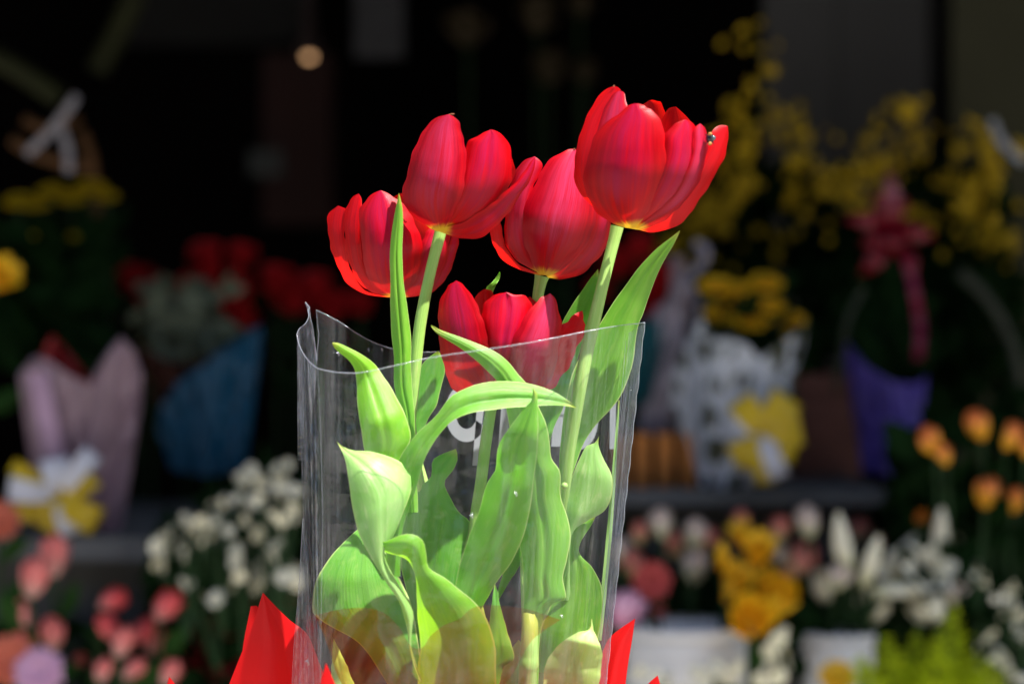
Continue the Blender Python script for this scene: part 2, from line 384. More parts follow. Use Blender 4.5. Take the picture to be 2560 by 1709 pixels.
petal(B, fb, [(1092,578),(1064,563),(1033,540),(1013,516),(1007,484),(1013,449),(1025,405),(1043,354),(1064,318),(1092,295),(1120,286)], [(1108,580),(1120,560),(1137,528),(1154,488),(1164,437),(1165,390),(1160,346),(1150,318),(1146,305),(1136,292),(1128,288),(1120,286)], 'petal_pale', 1, 14, seed=4)
MB().tube([P(1122,287,-.0285), P(1131,286,-.029), P(1136,285,-.0285)], [.0004,.0004,.0002], 6).build('dry_tip', simple('dry_tip', (.16,.05,.02)), B)
stem(B, [(1101,580,-.012),(1076,680,-.012),(1052,800,-.012),(1040,900,-.012),(1031,1000,-.012),(1026,1060,-.01),(1060,1250,.0),(1150,1500,.005),(1220,1720,0),(1230,2300,0)], [15,14,15,15,14,14,13,13,13,12])
leaf(B, [(1020,1280),(1006,1040),(986,970),(984,886),(978,813),(975,713),(976,615),(985,544),(997,482)], [(1045,1280),(1036,1040),(1029,940),(1028,866),(1023,806),(1011,714),(1005,634),(1007,575),(1006,516),(997,482)], (-.018,-.022,-.026,-.03), 'leaf_blue', cup=.6, groove=.25, seed=1, label='narrow upright leaf')
leaf(B, [(940,1300),(912,1128),(905,1091),(896,1028),(891,962),(887,926),(872,900),(850,882),(838,872),(831,860)], [(990,1300),(1000,1147),(1024,1104),(1026,1078),(1012,1032),(988,988),(965,949),(939,912),(905,886),(866,866),(845,857),(831,856)], (-.03,-.036,-.04,-.03,-.036), 'leaf_lime', cup=.5, groove=.1, seed=2, label='lime green leaf arching to the left')
leaf(B, [(955,1440),(980,1300),(985,1200),(998,1148),(1031,1095),(1091,1038),(1128,990),(1161,972),(1197,959),(1243,952),(1300,955),(1349,965),(1392,982),(1422,1002),(1441,1017)],
        [(1000,1440),(1007,1325),(1042,1214),(1062,1150),(1081,1110),(1104,1078),(1133,1050),(1183,1030),(1233,1024),(1282,1018),(1345,1014),(1398,1013),(1425,1016),(1441,1019)], (-.03,-.036,-.042,-.044,-.04,-.036), 'leaf_blue', cup=.5, groove=0, seed=3, nu=21, fold=(.66,-1.6), label='leaf bent over in an arch to the right')
leaf(B, [(1050,1702),(1036,1667),(1022,1613),(1018,1570),(999,1506),(964,1453),(928,1392),(900,1339),(885,1292),(875,1221),(866,1161),(856,1132),(847,1112),(842,1103)],
        [(1056,1702),(1041,1660),(1028,1613),(1030,1578),(1033,1528),(1003,1471),(971,1414),(962,1375),(985,1335),(1010,1275),(1030,1221),(1033,1190),(1018,1168),(982,1144),(925,1128),(886,1126),(860,1117),(842,1103)], (-.044,-.047,-.05,-.052,-.054,-.05,-.04), 'leaf_pale', cup=.55, groove=.06, twist=.35, seed=4, nu=19, label='broad pale leaf catching the light')
leaf(B, [(824,1760),(830,1650),(834,1595)], [(905,1760),(866,1660),(834,1595)], (-.02,-.02,-.02), 'leaf_pale', seed=21)

# --- tulip C, behind, right of centre
C = thing('tulip', 'red tulip behind the others with pink streaked front petal, above the lowest bloom', 'tulip', P(1300, 2300, .01), GT)
fc = (1362, 694, 150, 320, .022, 10)
petal(C, fc, [(1355,680),(1330,550),(1370,430),(1420,388)], [(1370,680),(1460,560),(1470,450),(1420,388)], 'petal_in', -1, -6, seed=1)
petal(C, fc, [(1365,688),(1401,672),(1440,640),(1475,590),(1490,530),(1500,468)], [(1370,694),(1401,698),(1449,687),(1488,655),(1508,631),(1524,591),(1528,555),(1520,505),(1500,468)], 'petal', 1, -8, seed=2)
petal(C, fc, [(1352,684),(1290,650),(1262,600),(1262,540),(1272,470),(1290,425),(1312,401),(1336,391)], [(1358,684),(1330,640),(1318,560),(1328,490),(1346,440),(1356,417),(1350,400),(1336,391)], 'petal_pale', 1, 3, cup=.35, seed=3)
petal(C, fc, [(1352,688),(1336,685),(1283,667),(1251,643),(1231,607),(1226,575),(1229,530),(1240,500),(1252,478)], [(1355,686),(1300,662),(1272,630),(1257,590),(1250,540),(1252,478)], 'petal_in', 1, 6, seed=4)
petal(C, fc, [(1350,687),(1338,675),(1324,646),(1312,607),(1306,556),(1312,516),(1330,476),(1350,433),(1370,405),(1393,386),(1417,374.5),(1437,372)], [(1375,689),(1403,677),(1441,643),(1472,603),(1486,563),(1491,528),(1490,480),(1478,430),(1462,392),(1437,372)], 'petal_pale', 1, 16, seed=5, crease=.06)
MB().tube([P(1434,374,.001), P(1438,371,.001)], [.0004,.0003], 6).build('dry_tip', bpy.data.materials['dry_tip'], C)
stem(C, [(1355,690,.02),(1352,702,.02),(1345,740,.02),(1335,850,.024),(1320,1000,.026),(1316,1200,.02),(1318,1400,.005),(1325,1560,-.014),(1324,1600,-.016),(1323,1648,-.016),(1322,1656,-.016),(1321,1664,-.016),(1318,1720,-.014),(1300,2300,.01)], [19,16,14,14,14,15,18,21,22,24,27,24,23,20], nseg=150)
leaf(C, [(1150,1700),(1130,1560),(1139,1460),(1146,1421),(1168,1350),(1196,1282),(1217,1207),(1239,1171),(1241,1150),(1249,1108),(1279,1061),(1312,1018),(1329,1000),(1332,968)],
        [(1190,1700),(1203,1521),(1217,1496),(1243,1453),(1278,1407),(1303,1353),(1321,1293),(1333,1221),(1340,1150),(1344,1111),(1345,1028),(1344,988),(1339,976),(1332,968)], (-.005,-.02,-.03,-.038,-.045,-.056,-.056), 'leaf_blue', cup=.45, groove=.12, twist=-.25, seed=7, nu=21, label='big central leaf')
leaf(C, [(1346,1680),(1353,1574),(1371,1524),(1400,1450),(1426,1353),(1435,1320),(1455,1305),(1490,1288)], [(1480,1680),(1506,1535),(1508,1492),(1499,1453),(1478,1414),(1447,1378),(1456,1345),(1480,1310),(1490,1288)], (.0,.0,.0,.0), 'leaf_blue', seed=8, cup=.3)
leaf(C, [(1205,760),(1215,721),(1235,700),(1249,679)], [(1225,760),(1234,725),(1247,700),(1251,687),(1249,679)], (.022,.022,.022), 'leaf_blue', seed=9, nv=20)
leaf(C, [(1240,1500),(1244,1480),(1255,1440),(1280,1390),(1300,1350)], [(1246,1500),(1278,1446),(1299,1414),(1308,1390),(1300,1350)], (.004,.004), 'leaf_deep', seed=10, nv=24)

# --- tulip D, the tallest at the right
Dd = thing('tulip', 'tallest and largest red tulip, on the right, with a small insect on it', 'tulip', P(1330, 2300, 0), GT)
fd = (1575, 580, 178, 340, -.018, 75)
petal(Dd, fd, [(1575,560),(1560,450),(1580,330),(1605,265),(1615,257),(1622,252)], [(1600,560),(1680,450),(1680,330),(1664,285),(1658,262),(1653,254),(1640,252),(1633,249),(1622,252)], 'petal_in', -1, -8, seed=1, jit=2)
petal(Dd, fd, [(1590,560),(1620,420),(1650,310),(1667,276),(1678,269),(1690,267)], [(1600,560),(1700,480),(1740,380),(1730,312),(1709,283),(1690,267)], 'petal_in', -1, 4, seed=2)
petal(Dd, fd, [(1583,567),(1660,545),(1710,480),(1745,410),(1768,360),(1781,328),(1800,314),(1819,315)], [(1583,571),(1634,581),(1686,567),(1721,540),(1749,500),(1781,449),(1808,401),(1819,350),(1822,328),(1819,315)], 'petal_in', 1, -6, cup=.35, seed=3)
petal(Dd, fd, [(1560,566),(1492,527),(1464,500),(1445,472),(1434,433),(1437,390),(1449,346),(1462,299),(1484,259),(1512,226),(1524,219),(1536,215.6)], [(1570,566),(1500,480),(1490,400),(1510,310),(1540,250),(1553,230),(1550,221),(1536,215.6)], 'petal_in', 1, -2, seed=4)
petal(Dd, fd, [(1562,566),(1500,500),(1478,420),(1492,310),(1512,263),(1534,233),(1550,227)], [(1570,560),(1560,400),(1575,300),(1569,263),(1565,245),(1560,231),(1550,227)], 'petal_pale', 1, 4, seed=5)
petal(Dd, fd, [(1570,570),(1600,520),(1635,440),(1655,370),(1660,338),(1682,314),(1698,304),(1713,298.6)], [(1599,575),(1650,558),(1694,520),(1735,465),(1750,413),(1752,360),(1744,325),(1732,308),(1713,298.6)], 'petal', 1, 8, cup=.35, seed=6)
petal(Dd, fd, [(1590,571),(1680,490),(1718,420),(1732,360),(1733,330),(1739,316),(1751,309)], [(1592,573),(1694,522),(1741,465),(1761,413),(1769,370),(1767,335),(1762,318),(1751,309)], 'petal_pale', 1, 14, cup=.5, seed=7)
petal(Dd, fd, [(1560,569),(1516,550),(1484,520),(1465,484),(1460,445),(1466,405),(1478,362),(1496,326),(1524,299),(1559,275),(1572,264),(1587,259)], [(1590,571),(1624,528),(1649,488),(1663,449),(1667,401),(1661,346),(1651,299),(1631,275),(1615,270),(1607,262),(1598,259),(1587,259)], 'petal', 1, 20, seed=8)
MB().tube([P(1534,217,-.032), P(1536,213,-.032)], [.0005,.0003], 6).build('dry_tip', bpy.data.materials['dry_tip'], Dd)
stem(Dd, [(1543,566,-.018),(1535,600,-.018),(1512,690,-.018),(1488,790,-.018),(1467,880,-.018),(1450,965,-.018),(1436,1045,-.016),(1421,1128,-.014),(1411,1200,-.012),(1400,1260,-.008),(1375,1450,.006),(1345,1720,.01),(1330,2300,0)], [17,15,15,16,16.5,17,17,17,18,18,17,16,14])
leaf(Dd, [(1395,1320),(1398,1177),(1406,1061),(1425,955),(1450,890),(1480,840),(1504,800),(1536,753),(1567,710),(1599,666),(1635,627),(1670,599),(1701,575)],
         [(1412,1320),(1428,1200),(1438,1161),(1458,1111),(1491,1061),(1531,1018),(1557,978),(1581,912),(1597,809),(1605,790),(1622,741),(1638,698),(1662,650),(1690,600),(1701,575)], (.0,.003,.004,.002,-.004), 'leaf_blue', cup=.35, groove=.08, twist=.3, seed=11, nu=21, nv=60, label='long leaf pointing up to the right')
leaf(Dd, [(1350,1170),(1345,1060),(1349,1018),(1380,900),(1405,809),(1431,763),(1458,720),(1495,672)], [(1372,1120),(1385,1070),(1415,1000),(1441,905),(1470,820),(1502,740),(1495,672)], (.02,.02,.018,.016), 'leaf_deep', seed=12)
leaf(Dd, [(1400,1500),(1425,1360),(1415,1285),(1410,1250),(1431,1186),(1448,1151),(1465,1115),(1486,1107),(1498,1089.6)],
         [(1425,1500),(1428,1345),(1442,1318),(1471,1300),(1503,1282),(1522,1260),(1530,1236),(1531,1194),(1511,1151),(1496,1110),(1498,1089.6)], (.0,-.006,-.010,-.010,-.006), 'leaf_pale', cup=.4, seed=13, nu=19)
leaf(Dd, [(1355,1760),(1364,1660),(1385,1624),(1421,1592),(1450,1578),(1472,1572),(1479,1544)], [(1490,1760),(1503,1667),(1505,1631),(1496,1599),(1484,1576),(1482,1562),(1479,1544)], (-.03,-.036,-.04,-.034), 'leaf_gold', cup=.5, seed=14, nu=19, label='cream green rounded leaf at the bottom')
leaf(Dd, [(1488,1600),(1508,1420),(1524,1250),(1545,1000)], [(1504,1600),(1522,1420),(1536,1250),(1549,1000)], (.02,.02,.02), 'leaf_pale', seed=19, cup=.1)  # pale strip standing in for a leaf's reflection beside the sleeve seam
MB().ball(P(1411,1214,-.028), .0016).build('node', M['stem'], Dd)

# --- tulip E, low in the middle
E = thing('tulip', 'lowest red tulip in the middle, partly behind the clear plastic', 'tulip', P(1260, 2300, 0), GT)
fe = (1235, 990, 168, 280, -.004, 40)
petal(E, fe, [(1225,975),(1190,860),(1180,780),(1184,745),(1193,736),(1209,723)], [(1235,975),(1250,850),(1250,780),(1236,738),(1231,726),(1220,723),(1209,723)], 'petal_in', -1, -4, seed=1)
petal(E, fe, [(1240,975),(1270,850),(1300,760),(1325,741)], [(1250,975),(1330,850),(1348,765),(1325,741)], 'petal_in', -1, 6, seed=2)
petal(E, fe, [(1240,980),(1320,930),(1370,860),(1405,813),(1420,804),(1428,792),(1437,786),(1446,780),(1456,776)], [(1240,984),(1330,985),(1382,972),(1405,942),(1432,896),(1452,852),(1462,813),(1457,800),(1460,788),(1456,776)], 'petal_in', 1, -8, cup=.35, seed=3, jit=3)
petal(E, fe, [(1225,980),(1215,900),(1205,820),(1209,760),(1233,740),(1266,730)], [(1245,980),(1290,900),(1322,820),(1334,770),(1317,742),(1300,737),(1291,737),(1266,730)], 'petal', 1, 0, cup=.35, seed=4, crease=.14)
petal(E, fe, [(1215,985),(1165,990),(1146,981),(1126,962),(1110,919),(1100,862),(1095,796),(1103,746),(1120,712),(1132,707),(1140,701)], [(1225,980),(1236,930),(1225,872),(1216,836),(1204,786),(1184,746),(1163,716),(1152,706),(1140,701)], 'petal', 1, 14, seed=5)
petal(E, fe, [(1225,985),(1250,950),(1272,900),(1283,846),(1299,813),(1325,773),(1352,743),(1366,738),(1375,733)], [(1245,985),(1320,988),(1365,967),(1388,919),(1398,866),(1403,813),(1398,776),(1388,746),(1375,733)], 'petal_pale', 1, 16, seed=6)
stem(E, [(1235,988,-.004),(1228,1020,-.002),(1214,1110,0),(1203,1200,0),(1188,1300,.0),(1182,1450,.002),(1240,1720,0),(1260,2300,0)], [15,14,14.5,14.5,14,14,13,12])
leaf(E, [(1300,1720),(1305,1560),(1308,1488),(1306,1406),(1299,1364),(1292,1280),(1284,1180),(1276,1080),(1262,1010),(1243,955),(1216,925),(1186,896),(1150,869),(1100,839),(1086,827),(1078,816)],
        [(1345,1720),(1350,1590),(1364,1535),(1385,1507),(1415,1496),(1407,1442),(1417,1400),(1426,1342),(1419,1292),(1403,1239),(1400,1178),(1379,1145),(1375,1111),(1365,1061),(1347,1018),(1325,968),(1296,935),(1272,905),(1243,882),(1200,862),(1150,842),(1100,824),(1086,816),(1078,812)], (-.012,-.014,-.018,-.02,-.026,-.034,-.036,-.034), 'leaf_blue', cup=.45, groove=.1, seed=15, nv=90, nu=21, label='long leaf climbing behind the central leaf and bending over the lowest bloom')
leaf(E, [(1042,1760),(1046,1660),(1051,1617),(1045,1560),(1042,1490),(1036,1430),(1022,1402),(996,1388),(978,1384),(957,1376),(945,1362),(938,1343)],
        [(1241,1760),(1239,1631),(1228,1574),(1207,1528),(1178,1496),(1145,1470),(1110,1442),(1071,1415),(1065,1382),(1058,1352),(1038,1336),(1013,1334),(985,1344),(957,1354),(938,1343)], (-.035,-.04,-.044,-.048,-.05,-.056,-.05), 'leaf_lime', cup=.5, groove=.05, twist=-.3, seed=16, nu=21, label='broad leaf curling to a yellow tip')
leaf(E, [(1205,1760),(1220,1600),(1230,1500),(1237,1458)], [(1236,1760),(1260,1667),(1284,1649),(1279,1613),(1253,1524),(1242,1470),(1237,1458)], (-.02,-.02,-.012), 'leaf_deep', seed=17)
leaf(E, [(1235,1760),(1262,1660),(1280,1620),(1296,1598)], [(1310,1760),(1316,1640),(1308,1610),(1296,1598)], (-.008,-.008), 'leaf_pale', seed=18)

# --- the insect on the tallest tulip
ins = thing('fly', 'tiny dark fly with amber wings on the tallest tulip', 'fly', P(1776, 348, -.042))
bm = simple('fly_black', (.012, .008, .014), rough=.25, spec=.6); am = simple('fly_amber', (.45, .22, .06), rough=.4)
MB().ball(P(1775, 346, -.0415), (.0019, .0022, .0023), 14, 10).build('body', bm, ins)
hd = MB().ball(P(1783, 345, -.0428), (.0012, .0012, .0012)).build('head', simple('fly_eye', (.05, .07, .08), rough=.1, spec=1), ins)
for a, b in (((1772,338),(1777,331)), ((1776,356),(1771,362))):
    MB().tube([P(a[0],a[1],-.0425), P((a[0]+b[0])/2+2,(a[1]+b[1])/2,-.0435), P(b[0],b[1],-.0435)], [.0006,.0009,.0003], 6).build('wing', am, ins)
for a, b in (((1770,352),(1765,360)), ((1780,352),(1784,359)), ((1769,340),(1763,336))):
    MB().tube([P(a[0],a[1],-.042), P(b[0],b[1],-.041)], .00022, 5).build('leg', bm, ins)

# ================================================================== SLEEVE
S = thing('plastic_sleeve', 'clear plastic flower sleeve around the five tulips, torn at its top left corner', 'plastic sleeve', P(1170, 2300, 0))
def sheet(name, top, bottom, mat, parent=None, nv=60, nu=40, wav=.0012, seed=0, amp=0.0, belly=0.0, smooth=True, jitter=False):
    """top and bottom edges run left to right, each point (px, py, y)"""
    a, b = resample(top, nv, smooth), resample(bottom, nv, smooth)
    rows = []
    for i in range(nv):
        v = i / (nv - 1); row = []
        for j in range(nu):
            s = j / (nu - 1); p = a[i]*(1-s) + b[i]*s
            y = p[2] + wav * (math.sin(v*31 + seed + 2*s) + .6*math.sin(v*67 + seed*2 + 3*s)) + belly*math.sin(math.pi*s)*math.sin(math.pi*v)
            ends = min(1, 12*v, 12*(1-v)) * min(1, 6*s + .15)
            if amp: y += amp * ends * (mnoise.noise(Vector((p[0]/70, p[1]/160, seed))) + .6*mnoise.noise(Vector((p[0]/28, p[1]/55, seed+5))))
            row.append(P(p[0] + (amp*700*mnoise.noise(Vector((p[0]/50, p[1]/120, seed+9))) if jitter else 0), p[1], y))
        rows.append(row)
    return MB().grid(rows).build(name, mat, parent or S)
PM = plastic_mat('cellophane_front', .014, .05, .06, seed=1, su=1.3, sv=34)
PB = plastic_mat('cellophane_back', .022, .08, .06, seed=6, tint=(.92,.93,.95), mcol=(.66,.70,.80), su=1.3, sv=40)
PL = plastic_mat('cellophane_side', .035, .36, .14, seed=9, su=1.1, sv=9, bump=.7, mcol=(.66,.70,.86))
RM = plastic_mat('cellophane_edge', .20, .40, .15, seed=3, su=3, sv=60)
# grids run along v = left to right, u = top to bottom
front_top = [(795,921,-.050),(840,930,-.058),(900,931,-.062),(980,915,-.064),(1080,893,-.066),(1200,875,-.066),(1330,855,-.062),(1480,825,-.040),(1560,812,-.015),(1612,806,.0)]
front_bot = [(800,1760,-.050),(850,1760,-.056),(1000,1760,-.064),(1150,1760,-.068),(1300,1760,-.064),(1450,1760,-.035),(1510,1760,.0)]
sheet('front_sheet', front_top, front_bot, PM, seed=1, amp=.0022, nv=90, nu=80)
side_top = [(742,836,-.005),(748,862,-.014),(760,886,-.026),(776,906,-.038),(795,921,-.050)]
side_bot = [(772,1760,-.005),(780,1760,-.02),(790,1760,-.038),(800,1760,-.050)]
sheet('side_sheet', side_top, side_bot, PL, nv=30, nu=90, seed=2, wav=.0006, amp=.0035)
sb_top = [(742,836,-.005),(748,822,.005),(764,808,.018),(772,790,.028),(770,775,.032),(774,770,.034),(764,756,.036)]
sb_mid = [(744,1150,-.005),(765,1150,.012),(785,1000,.028),(793,900,.034),(786,850,.036),(780,810,.036),(764,757,.037)]
sheet('torn_corner', sb_top, sb_mid, PL, nv=26, nu=40, seed=3, wav=.0003, amp=.0012)
back_top = [(791,775,.036),(815,786,.040),(850,805,.045),(900,838,.050),(950,862,.052),(1000,875,.052),(1060,880,.052),(1150,874,.052),(1300,860,.050),(1450,836,.036),(1560,816,.014),(1612,806,.0)]
back_bot = [(798,1760,.036),(850,1760,.044),(950,1760,.05),(1060,1760,.052),(1200,1760,.052),(1350,1760,.046),(1450,1760,.03),(1510,1760,.0)]
sheet('back_sheet', back_top, back_bot, PB, seed=4, wav=.0016, amp=.003, nv=90, nu=80)
# seam strip down the right side, fin down the left
sheet('seam', [(1572,832,-.004),(1612,806,.0)], [(1482,1760,-.004),(1510,1760,.0)], PL, nv=8, nu=90, seed=5, wav=.0004, amp=.003)
sheet('fin', [(757,1296,-.004),(762,1296,-.006)], [(728,1760,-.004),(790,1760,-.02)], PL, nv=8, nu=40, seed=6, wav=.0004)
def edge(pts, r, name='rim'): return MB().tube([P(*p) for p in pts], [r*.62*K*D0]*len(pts), 6, nseg=90).build(name, RM, S)
edge(front_top, 1.9); edge(side_top[::-1], 2.2); edge(sb_top, 1.8); edge(back_top, 1.0)
edge([(764,756,.036),(780,810,.036),(786,850,.036),(793,900,.034)], 1.0)
edge([(791,775,.036),(795,820,.036),(797,835,.036),(794,870,.036),(792,900,.036)], 1.0)
edge([(1612+1.2*math.sin(k*2.1)-(k/40)*97 if k else 1612, 806+k*22.6, 0) for k in range(41)], 1.8)
edge([(757,1296,-.004),(748,1450,-.004),(734,1631,-.004),(728,1760,-.004)], 1.1)
edge([(795,921,-.051),(803,1130,-.051),(806,1300,-.051),(800,1760,-.051)], .8, 'crease')
edge([(1565,850,-.006),(1540,1150,-.006),(1510,1500,-.006),(1485,1740,-.006)], 1.0, 'crease')
# little glints: creased facets in the film
for (x, y, yy, sz) in ((846,884,.044,7),(921,875,.048,5),(955,874,.05,5),(868,1076,-.06,2),(825,1012,-.06,2),(769,1655,-.03,11),(1180,1290,-.067,9),(1290,1235,-.066,8),(1405,1540,-.055,6)):
    g = random.Random(int(x)); pts = []
    fac = [(x-sz*.7,y-sz*.3),(x+sz*.2,y-sz),(x+sz*.6,y+sz*.1),(x-sz*.1,y+sz)]
    rows = [[P(fac[0][0],fac[0][1],yy), P(fac[1][0],fac[1][1],yy-.002)], [P(x,y,yy-.003), P(x+sz*.3,y,yy-.001)], [P(fac[3][0],fac[3][1],yy), P(fac[2][0],fac[2][1],yy+.001)]]
    MB().grid(rows).build('crinkle', plastic_mat('cellophane_glint', .25, .3, .3, seed=2) if 'cellophane_glint' not in bpy.data.materials else bpy.data.materials['cellophane_glint'], S)

# white lettering printed on the back sheet
INK = simple('white_print', (.42, .44, .48), rough=.5, var=.05, trans=.35)
yI = .0485
def poly(pts): return [P(x, y, yI) for x, y in pts]
q = MB(); n = 26; cx, cy, ro, ri = 1166, 1031, 53, 27
rows = []
for k in range(n + 1):
    a = R_(28 + (332 - 28) * k / n)
    rows.append([P(cx + ro*math.cos(a), cy - 1.38*ro*math.sin(a), yI), P(cx + ri*math.cos(a), cy - 1.5*ri*math.sin(a), yI)])
q.grid(rows); q.face(poly([(1197,955),(1217,955),(1194,1163),(1181,1163)]))
q.build('lettering', INK, S, smooth=False)
t = MB(); t.face(poly([(1258,958),(1278,958),(1269,1115),(1246,1115)]))
rows = [[P(1292 + 48*math.cos(R_(a)), 1010 - 52*math.sin(R_(a)), yI-.0004), P(1292 + 26*math.cos(R_(a)), 1014 - 30*math.sin(R_(a)), yI-.0004)] for a in range(160, -1, -10)]
t.grid(rows); t.face(poly([(1318,1008),(1342,1008),(1330,1115),(1308,1115)])); t.build('lettering', INK, S, smooth=False)
t = MB(); t.face(poly([(1390,958),(1422,958),(1405,1115.5),(1378,1115.5)]))
rows = [[P(1446 + 50*math.cos(R_(a)), 1046 - 78*math.sin(R_(a)), yI-.0004), P(1446 + 26*math.cos(R_(a)), 1046 - 48*math.sin(R_(a)), yI-.0004)] for a in range(170, -120, -12)]
t.grid(rows); t.build('lettering', INK, S, smooth=False)
t = MB(); t.face(poly([(1526,950),(1541,950),(1538,1122),(1524,1122)])); t.build('lettering', INK, S, smooth=False)

# ================================================================== RED WRAPPING
Wp = thing('wrapping_paper', 'bright red pointed wrapping paper at the foot of the tulips', 'wrapping paper', P(1170, 2300, 0))
RP = simple('red_paper', (.72, .006, .008), rough=.38, var=.12, scale=9, spec=.4, trans=.45, tcol=(1, .01, .01))
def paper(L, R, y, mat=RP, cup=.12, nv=24, nu=12, fold=None, name='paper_point'):
    def dep(px, py, s, v, w):
        hw = w/2*K*D0; d = y + cup*hw*(2*s-1)**2
        if fold: d += -fold[1]*hw*max(0, 1-abs(s-fold[0])/.18)
        return d
    return MB().grid(rail_grid(L, R, nv, nu, dep, smooth=True)).build(name, mat, Wp)
paper([(545,1780),(590,1665),(628,1570),(657,1480)], [(850,1780),(800,1660),(772,1590),(752,1568),(728,1552),(693,1518),(657,1480)], .004, fold=(.45,.14), nu=26)
paper([(595,1780),(607,1620),(627,1514)], [(720,1780),(680,1620),(645,1515),(627,1514)], .02)
paper([(780,1780),(800,1709),(815,1656)], [(870,1780),(838,1709),(815,1656)], -.075)
paper([(1470,1780),(1500,1650),(1519,1600),(1540,1578),(1588,1545)], [(1555,1780),(1570,1660),(1580,1600),(1588,1545)], .006, fold=(.5,.1), nu=20)
paper([(1590,1780),(1618,1712),(1644,1687)], [(1660,1780),(1650,1709),(1644,1687)], .0)
paper([(405,1780),(418,1709),(423,1690)], [(480,1780),(440,1712),(423,1690)], -.01)
paper([(900,1900),(850,1850),(860,1780)], [(1500,1900),(1500,1850),(1480,1780)], -.07)
fm, fnt, fout = nodes('red_film')
tp = fnt.nodes.new('ShaderNodeBsdfTransparent'); tp.inputs[0].default_value = (1.0, .70, .36, 1)
df = fnt.nodes.new('ShaderNodeBsdfTranslucent'); df.inputs[0].default_value = (.95, .12, .04, 1)
gg = fnt.nodes.new('ShaderNodeBsdfGlossy'); gg.inputs['Roughness'].default_value = .15
m1 = fnt.nodes.new('ShaderNodeMixShader'); m1.inputs[0].default_value = .12; m2 = fnt.nodes.new('ShaderNodeMixShader'); m2.inputs[0].default_value = .03
fnt.links.new(tp.outputs[0], m1.inputs[1]); fnt.links.new(df.outputs[0], m1.inputs[2]); fnt.links.new(m1.outputs[0], m2.inputs[1]); fnt.links.new(gg.outputs[0], m2.inputs[2]); fnt.links.new(m2.outputs[0], fout.inputs[0])
sheet('red_film', [(788,1537,-.045),(830,1526,-.056),(880,1519,-.060),(930,1521,-.061),(965,1534,-.061),(1000,1570,-.061),(1030,1616,-.061),(1056,1618,-.061),(1075,1590,-.061),(1110,1562,-.061),(1150,1545,-.061),(1178,1520,-.061),(1215,1512,-.060),(1262,1514,-.060),(1320,1522,-.058),(1400,1548,-.05)],
      [(788,1538,-.045),(815,1600,-.056),(850,1700,-.060),(900,1760,-.060),(1000,1760,-.061),(1100,1760,-.061),(1200,1760,-.061),(1270,1700,-.060),(1330,1600,-.058),(1400,1549,-.05)], fm, parent=Wp, seed=7, wav=.0005)
# cone of paper below the frame, down to a tied foot
def rz(k, z): return .06*math.sin(k*1.9)
foot = P(1170, 2900, 0)
MB().lathe([(.022, 0), (.026, .06), (.045, .14), (.068, .18), (.078, .203)], c=(foot[0], 0, foot[2]), n=36, jit=rz).build('paper_cone', RP, Wp)
# ================================================================== THE SHOP
def B(px, py, D): return P(px, py, D - D0)
def struct(name, mb, m, smooth=False): return tag(mb.build(name, m, None, smooth), kind='structure')
def px_m(n, D): return n * D * K
asphalt = simple('paving', (.30,.29,.27), .85, .3, 3, .3)
struct('ground', MB().grid([[(x, y, 0) for x in (-60, -20, -3, 0, 3, 20, 60)] for y in (-60, -20, -3, 0, 3, 20, 60)]), asphalt)
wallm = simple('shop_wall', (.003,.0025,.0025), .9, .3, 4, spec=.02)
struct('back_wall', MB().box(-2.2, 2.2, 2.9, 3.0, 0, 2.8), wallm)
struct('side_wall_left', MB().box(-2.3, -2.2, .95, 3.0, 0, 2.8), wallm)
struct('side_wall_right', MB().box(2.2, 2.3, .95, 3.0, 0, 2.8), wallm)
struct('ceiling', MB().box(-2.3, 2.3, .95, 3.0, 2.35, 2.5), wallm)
struct('shop_front', MB().box(-8, 8, .95, 1.05, 2.05, 4.2).box(-8, -2.2, .95, 1.05, 0, 2.05).box(2.2, 8, .95, 1.05, 0, 2.05), simple('front_render', (.30,.28,.26), .9, .2, 3))
struct('opposite_building', MB().box(-25, 25, -14.4, -9.4, 0, 6.2), simple('opposite_render', (.22,.20,.18), .9, .2, 1))  # unseen, added behind the camera to cut low sky and dim the shop
aw = thing('awning', 'dark canvas awning over the front of the flower shop', 'awning', (0, .6, 2.05))  # unseen canopy, put in and sized to keep sun off the background flowers
MB().grid([[(x, y, 2.07 - (.95 - y)*.25 + .01*math.sin(x*9)) for x in np.linspace(-3, 3, 40)] for y in np.linspace(.53, .95, 8)]).build('canvas', simple('awning_canvas', (.02,.025,.02), .9), aw)
MB().grid([[(x, .53, 1.965 - q*.05 + .01*math.sin(x*9) - q*.012*abs(math.sin(x*12))) for x in np.linspace(-3, 3, 120)] for q in (0, .5, 1)]).build('valance', bpy.data.materials['awning_canvas'], aw)

# pale panels on the back wall, a dark post and an olive wall at the right
def board(name, label, cat, x0, x1, y0, y1, D, m, th=.02, frame=None):
    a, b = B(x0, y1, D), B(x1, y0, D)
    o = thing(name, label, cat, (0.5*(a[0]+b[0]), a[1], a[2]))
    MB().box(a[0], b[0], a[1], a[1] + th, a[2], b[2]).build('board', m, o, False)
    if frame:
        f = frame
        MB().box(a[0]-f, a[0], a[1]-.006, a[1]+th, a[2], b[2]).box(b[0], b[0]+f, a[1]-.006, a[1]+th, a[2], b[2]).box(a[0]-f, b[0]+f, a[1]-.006, a[1]+th, b[2], b[2]+f).build('frame', wallm, o, False)
    return o
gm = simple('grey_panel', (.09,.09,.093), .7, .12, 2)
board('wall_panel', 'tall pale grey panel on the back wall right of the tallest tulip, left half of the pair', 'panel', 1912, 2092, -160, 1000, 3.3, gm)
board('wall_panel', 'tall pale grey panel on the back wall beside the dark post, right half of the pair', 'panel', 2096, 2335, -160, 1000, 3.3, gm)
board('post', 'black upright post between the grey panels and the olive wall', 'post', 2340, 2378, -200, 1300, 3.1, simple('post_black', (.01,.01,.01), .6), .06)
